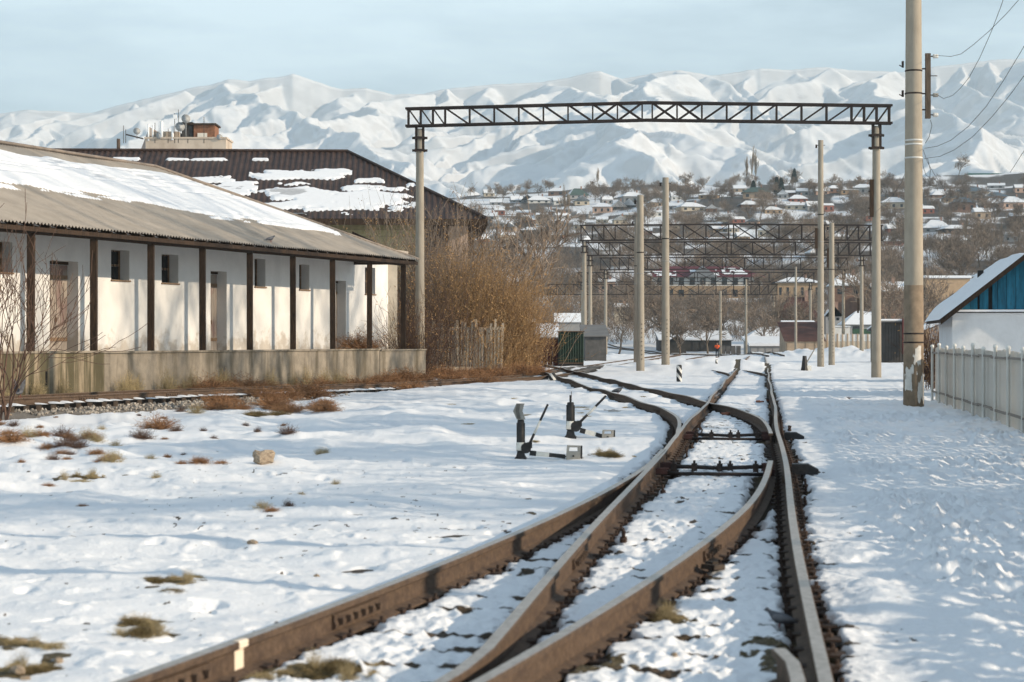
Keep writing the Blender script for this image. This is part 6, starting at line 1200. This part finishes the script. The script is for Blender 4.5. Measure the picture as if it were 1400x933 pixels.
# ---- tumbleweeds and dry weeds
def weed_mesh(seed, n, flat, m, rr=.010, ball=True):
    rs = np.random.RandomState(seed); P0 = []; P1 = []; R0 = []; R1 = []
    for i in range(n):
        d = rs.normal(0, 1, 3); d[2] = abs(d[2])*(.9 if ball else 1.8)+.1; d /= np.linalg.norm(d); p = np.array([rs.normal(0, .12), rs.normal(0, .12), 0]); L_ = rs.uniform(.5, 1.0); c = rs.normal(0, .5, 3)
        for k in range(4):
            q = p+(d+c*.25*k*.5)*L_/4*np.array([1, 1, flat]); P0.append(p); P1.append(q); R0.append(rr*(1-.2*k)); R1.append(rr*(1-.2*(k+1))); p = q
            if k:
                for _ in range(2): e = d*.5+rs.normal(0, .7, 3); P0.append(p); P1.append(p+e*.16*np.array([1, 1, flat])); R0.append(rr*.55); R1.append(rr*.3)
    return seg_mesh('tumbleweed', P0, P1, R0, R1, m)
WM = [weed_mesh(1, 260, .75, WEED), weed_mesh(2, 260, .6, WEED), weed_mesh(3, 200, .9, TWIG_R), weed_mesh(4, 150, .8, STRAW, .008, False)]
GM = [weed_mesh(7, 420, .35, GREENG, .011), weed_mesh(8, 300, .3, STRAW, .011)]
def wd(px, py, wpx, k, lab, grp, hs=1.0, P=None, name='tumbleweed', ms=WM, cat='dry weed'):
    P = P or hit(px, py); r = wpx*P.y/F/2*(1.45 if ms is WM else 1.0); single(name, ms[k], lab, cat, (P.x, P.y, P.z-.02), (0, 0, px*.7), (r, r, r*hs), grp)
LONE = [(85, 598, 26, 2, 'round dark tumbleweed left of the others on the snow'), (216, 587, 40, 0, 'largest reddish tumbleweed below the siding gravel'), (193, 600, 28, 2, 'grey-brown weed clump left of the largest tumbleweed'), (394, 594, 24, 2, 'single round weed clump right of the stone block'), (132, 604, 26, 3, 'straw-brown weed beside the round dark tumbleweed'), (66, 613, 24, 1, 'flat reddish weed patch below the round tumbleweed'), (85, 621, 18, 0, 'small rust-red weed near the left edge'), (97, 622, 14, 2, 'smallest dark weed of the left group'), (133, 620, 22, 1, 'low rust-brown weed in the middle of the left group'), (158, 628, 22, 3, 'thin upright dry weed below the left group'), (206, 628, 16, 3, 'thin weed tuft left of centre snow'), (272, 632, 26, 1, 'flat reddish weed left of the stone block'), (303, 634, 18, 1, 'tiny reddish weed just left of the stone block'), (15, 603, 40, 1, 'broad flat weed at the left edge'), (40, 598, 30, 3, 'straw weed at the left edge above the flat one'), (240, 590, 18, 2, 'small weed right of the largest tumbleweed'), (247, 563, 14, 2, 'dark weed on the gravel edge'), (268, 566, 24, 3, 'pale weed on the gravel edge'), (292, 600, 10, 2, 'tiny dark weed in the open snow'), (490, 478, 32, 0, 'dry brown weed growing on the platform top'), (1160, 545, 6, 2, 'tiny dark weed in the right snow')]
for i, (px, py, wpx, k, lab) in enumerate(LONE): 
    if 'platform top' in lab: wd(px, py, 46, k, lab, None, 1.2, Vector(wf(t_on(490, -.6), -.6, 1.24)))
    else: wd(px, py, wpx, k, lab, 'dry weeds scattered on the left snow')
rs = np.random.RandomState(4)
for k in range(46):     # heaps along the siding below the platform and the thicket
    t_ = rs.uniform(8, 42); o = rs.choice([1.2, 4.4, .9, .7]) if t_ < 29 else rs.uniform(-1.0, 1.6); x, y, _ = wf(t_, o+rs.normal(0, .3)); wd(int(t_*31+k), 0, 0, 0, '', '') if False else single('tumbleweed', WM[rs.randint(0, 2)], 'reddish tumbleweed heaped along the siding '+('below the first shed door' if t_ < 13 else 'below the middle of the shed' if t_ < 20 else 'below the far end of the shed' if t_ < 29 else 'under the thicket'), 'dry weed', (x, y, gz(x, y)-.03), (0, 0, k), (lambda r: (r, r, r*rs.uniform(.8, 1.2)))(rs.uniform(.45, 1.0)), 'tumbleweeds heaped along the siding')
for px, py, w_ in ((340, 535, 50), (372, 556, 44), (430, 528, 46), (300, 553, 40), (385, 562, 30), (318, 530, 46), (355, 545, 40), (412, 524, 40), (440, 530, 34), (330, 560, 26)): P = hit(px, py); r = w_*P.y/F/2*1.5; single('tumbleweed', WM[0], 'reddish tumbleweed heaped along the siding', 'dry weed', (P.x, P.y, P.z), (0, 0, px), (r, r, r*.8), 'tumbleweeds heaped along the siding')
for k in range(26): P = hit(rs.uniform(285, 460), rs.uniform(522, 566)); r = rs.uniform(.25, .6); single('tumbleweed', WM[k % 2], 'rusty tumbleweed in the big heap at the siding right of the gravel', 'dry weed', (P.x, P.y, P.z-.03), (0, 0, k*2.1), (r, r, r*rs.uniform(.7, 1.0)), 'big heap of tumbleweeds at the siding')
for k in range(16): P = hit(rs.uniform(-5, 190), rs.uniform(578, 634)); r = rs.uniform(.10, .24); single('dry_weed', WM[k % 4], 'small dry weed sprouting from the snow at the left edge', 'dry weed', (P.x, P.y, P.z-.03), (0, 0, k*1.7), (r, r, r*rs.uniform(.8, 1.3)), 'small dry weeds at the left edge')
for k in range(48): P = hit(rs.uniform(575, 738), rs.uniform(500, 514)); r = rs.uniform(.5, .95); single('tumbleweed', WM[k % 2], 'reddish tumbleweed lying below the brown thicket', 'dry weed', (P.x, P.y, P.z-.03), (0, 0, k), (r, r, r*rs.uniform(.8, 1.1)), 'tumbleweeds below the thicket')
for k in range(22): x, y, _ = wf(rs.uniform(-3, 27), .62+rs.uniform(0, .3)); single('dry_stalks', WM[3], 'thin dry stalks at the foot of the platform', 'dry weed', (x, y, -.12), (0, 0, k), (.45, .3, rs.uniform(.5, 1.1)), 'dry stalks at the foot of the platform')
for i, (px, py, wpx, k, lab) in enumerate(((235, 808, 36, 0, 'olive grass tuft in the left foreground snow'), (197, 850, 40, 0, 'flat olive grass tuft low in the left foreground'), (200, 869, 34, 1, 'straw tuft below the flat olive one'), (832, 624, 40, 0, 'olive grass patch between switch lever and rail'), (110, 659, 34, 1, 'brown grass patch on the left snow'), (12, 888, 34, 1, 'straw patch at the lower left edge'), (440, 920, 80, 0, 'dark mossy patch inside the outer foreground rail'), (350, 570, 40, 0, 'green-brown grass below the tumbleweed heap'), (380, 568, 36, 0, 'second green-brown grass patch below the tumbleweed heap'))):
    wd(px, py, wpx, k, lab, 'grass tufts in the snow', 1.2, None, 'grass_tuft', GM, 'grass tuft')
SPN = ['in the left foreground', 'low in the left foreground', 'low in the left foreground', 'between switch lever and rail', 'on the left snowfield', 'at the lower left edge', 'in the lower left corner', 'near the lower left corner', 'inside the outer foreground rail', '', '', '', 'between the front rails']
for (px, py, rx, ryy, a), spn in zip(SPOTS[:13], SPN):
    cx, cyy = ground_at(px, py)
    for k in range(int(5+rx*40) if rx > .1 else 0):
        x, y = cx+rs.normal(0, rx*.55), cyy+rs.normal(0, ryy*1.3); r = rs.uniform(.035, .09); single('grass_tuft', GM[k % 2] if k % 3 else WM[3], 'small grass blades in the thawed patch '+spn, 'grass tuft', (x, y, gz(x, y)-.01), (0, 0, k), (r, r, r*rs.uniform(1.0, 2.2)), 'grass blades in the thawed patches')
for k in range(28): P = hit(rs.uniform(0, 470), rs.uniform(568, 700)); r = rs.uniform(.05, .13); single('dry_weed', WM[k % 4], 'tiny brown weed stalk on the open left snow', 'dry weed', (P.x, P.y, P.z-.01), (0, 0, k*1.3), (r, r, r*rs.uniform(.8, 1.6)), 'tiny weed stalks on the left snow')
# small bare twigs and straw lying in the left snow
for k in range(14): px, py = rs.uniform(560, 900), rs.uniform(540, 620); P = hit(px, py); single('straw_wisp', GM[1], 'faint straw wisp on the snow near the switch levers', 'straw', (P.x, P.y, P.z-.01), (0, 0, k), (rs.uniform(.1, .25), .08, .10), 'straw wisps near the switch levers') if xy2su(P.x, P.y)[1] < -3 else None
# ------------------------------------------------------------------ village on the hillside
VIL = [(707, 277, 16, 3, 6, 'grey', 'dark', .5, 0), (721, 277, 16, 3, 8, 'grey', 'dark', .3, 1), (737, 278, 30, 4, 7, 'white', 'tin', 1, 0), (792, 272, 26, 5, 10, 'grey', 'green', .3, 0), (796, 281, 20, 6, 8, 'cream', 'blue', .5, 1), (741, 306, 16, 12, 3, 'tan', 'slate', .8, 0), (823, 292, 26, 9, 6, 'pink', 'slate', .8, 0), (868, 279, 32, 10, 7, 'grey', 'tin', 1, 0), (846, 287, 20, 4, 9, 'dark', 'tin', 1, 1), (860, 285, 18, 4, 9, 'dark', 'tin', 1, 1), (902, 283, 26, 6, 6, 'tan', 'blue', 1, 0), (925, 274, 14, 5, 6, 'white', 'tin', 1, 0), (968, 272, 26, 5, 4, 'orange', 'blue', 1, 0), (948, 289, 34, 6, 7, 'cream', 'blue', .9, 0), (897, 297, 20, 7, 3, 'white', 'tin', 1, 0), (862, 298, 18, 4, 4, 'cream', 'tin', 1, 0),
       (1012, 263, 18, 5, 5, 'tan', 'dark', .8, 0), (1034, 272, 36, 9, 8, 'tan', 'green', 0, 0), (1026, 284, 26, 4, 6, 'brown', 'blue', .6, 0), (1070, 272, 14, 6, 7, 'grey', 'blue', .8, 1), (1084, 268, 20, 4, 4, 'brown', 'tin', 1, 0), (1092, 277, 24, 5, 6, 'red', 'tin', 1, 0), (1098, 268, 18, 6, 5, 'grey', 'blue', 1, 0), (1089, 287, 30, 6, 4, 'cream', 'tin', 1, 0), (1058, 293, 24, 6, 5, 'orange', 'rust', .6, 0), (1112, 290, 16, 8, 7, 'grey', 'blue', .8, 0), (1133, 290, 14, 9, 3, 'red', 'tin', .7, 0), (1145, 264, 24, 6, 5, 'brown', 'tin', 1, 0), (1162, 266, 24, 6, 4, 'orange', 'blue', 1, 0), (1180, 266, 28, 9, 6, 'grey', 'blue', 1, 0), (1045, 324, 18, 9, 7, 'cream', 'tin', 1, 1),
       (1222, 286, 32, 9, 8, 'cream', 'slate', .7, 0), (1228, 268, 22, 5, 5, 'brown', 'green', .7, 0), (1290, 271, 32, 4, 7, 'brown', 'tin', 1, 0), (1300, 278, 20, 7, 8, 'tan', 'blue', .2, 1), (1318, 291, 32, 14, 8, 'brown', 'blue', 0, 0), (1330, 266, 44, 4, 8, 'cream', 'blue', .2, 0), (1342, 275, 18, 4, 6, 'pink', 'slate', .2, 1), (1363, 274, 30, 5, 7, 'pink', 'blue', .4, 0), (1360, 284, 30, 6, 8, 'dark', 'blue', .5, 0), (1387, 286, 30, 9, 9, 'pink', 'blue', .4, 0), (1396, 264, 16, 7, 5, 'pink', 'slate', .3, 0), (1362, 258, 22, 4, 4, 'grey', 'tin', .9, 0), (1344, 300, 22, 10, 6, 'tan', 'tin', 1, 0), (1392, 312, 22, 16, 5, 'dark', 'dark', 1, 0), (1281, 318, 36, 6, 12, 'grey', 'tin', 1, 0), (1313, 322, 42, 9, 6, 'dark', 'blue', 1, 0), (1354, 322, 28, 6, 4, 'dark', 'dark', 1, 0), (1297, 337, 50, 9, 9, 'white', 'tin', 1, 0), (1383, 331, 20, 9, 2, 'grey', 'slate', .3, 0), (1222, 336, 26, 6, 8, 'red', 'tin', 1, 0), (1270, 268, 14, 4, 4, 'grey', 'tin', 1, 0),
       (985, 318, 20, 5, 4, 'tan', 'tin', 1, 0), (1010, 305, 18, 5, 4, 'red', 'tin', 1, 0), (1150, 330, 30, 6, 5, 'grey', 'tin', 1, 0), (1170, 372, 36, 8, 7, 'white', 'tin', 1, 0), (1120, 352, 26, 6, 6, 'grey', 'blue', 1, 0), (678, 281, 16, 4, 5, 'grey', 'tin', 1, 0), (668, 301, 20, 5, 6, 'grey', 'blue', 1, 0), (770, 300, 20, 5, 4, 'grey', 'tin', 1, 0), (715, 296, 18, 5, 4, 'pink', 'tin', .9, 0)]
rv = np.random.RandomState(77); kx_ = 0
while kx_ < 48:
    px, py = rv.uniform(650, 1398), rv.uniform(264, 338); wp = rv.uniform(13, 24)
    if any(abs(px-v[0]) < (wp+v[2])*.42 and abs(py-v[1]) < 9 for v in VIL): kx_ += .02; continue
    VIL.append((px, py, wp, rv.uniform(4, 7), rv.uniform(4, 7), ('grey', 'white', 'cream', 'tan', 'pink', 'brown', 'red')[rv.randint(7)], ('tin', 'blue', 'slate', 'green', 'tin')[rv.randint(5)], rv.choice([1, .9, .6]), int(rv.rand() < .3))); kx_ += 1
WN_ = {'grey': 'grey', 'white': 'white', 'cream': 'cream', 'pink': 'pink', 'tan': 'tan brick', 'dark': 'dark', 'orange': 'ochre', 'brown': 'brown brick', 'red': 'red brick'}
RN_ = {'tin': 'tin', 'dark': 'dark', 'green': 'green', 'blue': 'blue-grey', 'slate': 'slate', 'rust': 'rusty'}
seen = {}
NEAR = [(690, 'above the brown bush'), (760, 'left of the second gantry'), (830, 'above the left pole of the second gantry'), (885, 'behind the tops of the pole pair'), (990, 'right of the pole pair tops'), (1060, 'left of the tall bare pole'), (1130, 'around the tall bare pole top'), (1200, 'left of the nearest gantry pole'), (1250, 'between gantry pole and near pole'), (1320, 'just right of the near pole'), (1500, 'near the right edge')]
for (px, py, wp, wh, rh, wc, rc, sn, sd) in VIL:
    nm = next(n for x, n in NEAR if px < x); tier = 'high on the hillside' if py < 276 else 'midway up the hillside' if py < 305 else 'low on the hillside'
    lab = f"{'small ' if wp < 20 else 'wide ' if wp > 31 else ''}{WN_[wc]} house, {'snowy' if sn > .6 else 'part-snowed' if sn > 0 else 'bare'} {RN_[rc]} roof, {tier}, {nm}"
    if len(lab.split()) > 16: lab = lab.replace(' on the hillside', '').replace(' up the hillside', ' up')
    if lab in seen: lab = lab.replace('house', ['cottage', 'dwelling', 'home'][min(2, seen[lab]-1)]); 
    seen[lab] = seen.get(lab, 0)+1
    gable(px, py, wp, wh, rh, lab, HW[wc], RFM[rc], sn, hip=(wp > 22 and not sd), side=sd, win=2 if wp < 24 else 3, group='houses on the hillside', rz=random.uniform(-.25, .25), chim=(wp > 18))
Y = 952; a = at(1325, 252, Y); b = at(1420, 252, Y); gb_ = thing('hilltop_hall', 'long green-topped hall on the hill crest at right', 'building', ((a.x+b.x)/2, Y, a.z-3)); W_ = b.x-a.x; G().box((0, 8, 3), (W_, 14, 5.5)).build('wall', HW['brown'], gb_)
G().box((0, 6.8, 6.9), (W_+1.5, 17, 2.4)).build('green_fascia', mat('teal_fascia', (.02, .11, .09), .7, .1, 1), gb_); G().box((-4, -1.75, 6.9), (5.5, .1, 1.5)).build('red_lettering_strip', mat('sign_red', (.30, .09, .08), .8), gb_); G().box((-13.0, -1.75, 6.8), (4.5, .1, .6)).build('white_lettering_strip', HW['white'], gb_)
for k in range(7): G().box((-W_/2+W_*(k+.5)/7, .8, 3), (.8, .5, 5)).build('pier', HW['tan'], gb_)
# ---- telegraph posts in the village
for px, y0, y1, Yv in ((681, 282, 300, 640), (1170, 270, 305, 700), (1317, 293, 312, 640), (1268, 320, 345, 520), (1290, 318, 340, 520), (990, 330, 350, 500), (820, 400, 428, 360), (1112, 278, 300, 760)):
    a = at(px, y0, Yv); b = at(px, y1, Yv); P = Vector((a.x, Yv, gz(a.x, Yv))); tp = thing('telegraph_post', 'thin telegraph post among the hillside houses', 'post', P, 0, 'telegraph posts on the hillside'); G().tube([(0, 0, -.3), (0, 0, a.z-P.z)], .13, 6).build('shaft', HW['tan'], tp); G().box((0, 0, a.z-P.z-.3), (1.5, .12, .14)).build('crossarm', HW['tan'], tp)
# ---- trees on the slope and behind the yard
rs = np.random.RandomState(9); HB = [(v[0], v[1], v[2], v[3]+v[4]) for v in VIL]
def covers(px, py, hp):
    for (hx_, hy, hw, hh) in HB:
        if abs(px-hx_) < hw*.55 and py > hy-2 and py-hp < hy-1 and py < hy+hp*.7+3: return True
    return False
def scatter(n, x0, x1, y0, y1, h0, h1, lab, grp, avoid=True, kinds=FT):
    k = 0; tr = 0
    while k < n and tr < n*12:
        tr += 1; px, py = rs.uniform(x0, x1), rs.uniform(y0, y1); P = hit(px, py)
        if P.y > 1200 or (870 < px < 1125 and 378 < py < 450 and rs.rand() < .5): continue
        h = rs.uniform(h0, h1); hp = h*F/P.y
        if avoid and covers(px, py, hp) and rs.rand() < .8: continue
        s = h/8.5; plant_tree('bare_tree', kinds[rs.randint(len(kinds))], lab+', '+next(n for x, n in NEAR if px < x), 'tree', (P.x, P.y, P.z-.3), rs.uniform(0, 6.3), (s*rs.uniform(.9, 1.2), s*rs.uniform(.9, 1.2), s), grp); k += 1
scatter(100, 640, 1420, 272, 345, 5, 8.5, 'bare tree among hillside houses', 'trees among the hillside houses')
scatter(90, 640, 1420, 256, 276, 4, 6.5, 'bare tree on the hill crest', 'trees along the hill crest')
scatter(88, 650, 1420, 340, 405, 5, 9, 'bare tree on the lower slope', 'trees on the slope below the houses', False)
scatter(36, 690, 1300, 408, 455, 5.5, 8.5, 'bare tree at the hill foot', 'trees at the foot of the hill', False)
for i, (px, Y, h, lab) in enumerate(((905, 330, 9.5, 'dark bare tree with bent trunk left of the school front'), (985, 325, 9.5, 'broad bare tree behind the walking person'), (950, 335, 9, 'bare tree left of the broad one behind the walking person'), (1225, 240, 9.5, 'bushy bare tree left of the near pole above the dark lean-to'), (1245, 250, 9, 'second bushy bare tree behind the near pole'), (1340, 470, 9, 'bare tree above the blue house'), (1310, 440, 10, 'bare tree left of the blue house ridge'), (870, 335, 8.5, 'bare tree behind the pole pair'), (1040, 320, 8, 'low bare tree behind the main track end'), (820, 330, 8, 'bare tree behind the fourth gantry pole'), (1380, 420, 8, 'bare tree behind the blue gable'), (770, 300, 8, 'bare tree above the green container'), (735, 280, 8.5, 'bare tree above the red fence'), (1310, 900, 8, 'big round bare tree on the crest right of the near pole'), (1075, 303, 7.5, 'bare tree before the big brown-roofed house'), (1105, 306, 7.5, 'bare tree right of the brown-roofed house front'), (930, 300, 7, 'bare tree before the long snowy shed, left one'), (968, 302, 7.5, 'bare tree before the long snowy shed, right one'), (1050, 285, 6.5, 'small bare tree before the wide low house'), (845, 300, 7.5, 'bare tree between the fourth gantry pole and the pole pair'), (1086, 930, 7, 'dark dense tree on the crest left of the tall bare pole'))):
    P = gpt(px, Y); s = h/8.5; plant_tree('bare_tree', FT[i % 5], lab, 'tree', (P.x, P.y, P.z-.2), i*2.1, (s*1.25, s*1.25, s))
for i, (px, Y, h) in enumerate(((1028, 930, 11), (1022, 935, 9.5), (1034, 925, 10), (815, 930, 7), (772, 700, 7), (778, 705, 6.5), (1320, 520, 6), (1340, 510, 5.5), (1370, 500, 5.5))):
    P = gpt(px, Y); s = h/13; plant_tree('poplar_tree', PT[i % 2], 'tall pale bare poplar on the hillside', 'tree', (P.x, P.y, P.z-.3), i, (s*.75, s*.75, s), 'poplars on the hillside')
for i, (px, Y) in enumerate(((1086, 925), (1062, 790), (1030, 800), (1068, 780))):
    P = gpt(px, Y); rs2 = np.random.RandomState(i); n = 2600; u = rs2.rand(n)**.6; an = rs2.rand(n)*6.28; hh = 5+2*rs2.rand(); R = 1.9*(1-u*.9); T = np.stack([np.cos(an)*R*rs2.rand(n)**.5, np.sin(an)*R*rs2.rand(n)**.5, .6+u*hh], 1); A_ = rs2.normal(0, 1, (n, 3))*.22; B_ = rs2.normal(0, 1, (n, 3))*.16
    V = np.stack([T-A_, T+B_, T+A_, T-B_], 1).reshape(-1, 3); o = thing('conifer_tree', 'small dark evergreen tree among the hillside houses', 'tree', (P.x, P.y, P.z-.3), 0, 'evergreens on the hillside'); obj('crown', fast_mesh('crown', V, np.arange(n*4).reshape(-1, 4), mat('evergreen', (.03, .045, .03), .95, .3, 1), False), o); G().lathe([(.2, -.3), (.05, hh)], (0, 0, 0), 6).build('trunk', BARK, o)
# undergrowth that reads as one mass on the slope
P0 = []; P1 = []; R0 = []; R1 = []
for k in range(2900):
    px, py = rs.uniform(630, 1420), rs.uniform(285, 470) if k % 2 else rs.uniform(340, 470); kx = (px-700)/F; P = hit(px, py)
    if P.y > 1100 or P.y < 255 or (P.y < 330 and rs.rand() < .5): continue
    H = rs.uniform(1.2, 3.4)
    for j in range(10):
        b0 = np.array([P.x+rs.normal(0, H*.4), P.y+rs.normal(0, H*.4), P.z-.2]); d = np.array([rs.normal(0, .4), rs.normal(0, .4), 1.0]); q = b0+d*H*rs.uniform(.5, 1); P0.append(b0); P1.append(q); R0.append(.035); R1.append(.02)
        e = b0+(q-b0)*.55; P0.append(e); P1.append(e+np.array([rs.normal(0, .5), rs.normal(0, .5), .7])*H*.35); R0.append(.025); R1.append(.015)
ug = obj('undergrowth', seg_mesh('undergrowth', P0, P1, R0, R1, TWIG)); ug['kind'] = 'stuff'; ug['label'] = 'bare brown scrub covering the hillside between houses'
# ------------------------------------------------------------------ haze: one closed box of even pale air
hz = G().box((0, 3250, 400), (19400, 7500, 1060)).build('haze', None if False else bpy.data.materials.new('haze')); hz['kind'] = 'stuff'; hz['label'] = 'pale bluish winter haze filling the valley'
hm_ = hz.data.materials[0]; hm_.use_nodes = True; t = hm_.node_tree; t.nodes.clear(); ho = t.nodes.new('ShaderNodeOutputMaterial'); pv = t.nodes.new('ShaderNodeVolumePrincipled')
pv.inputs['Color'].default_value = (.70, .88, 1.0, 1); pv.inputs['Density'].default_value = 1.6e-4; pv.inputs['Anisotropy'].default_value = 0.0; t.links.new(pv.outputs[0], ho.inputs['Volume'])
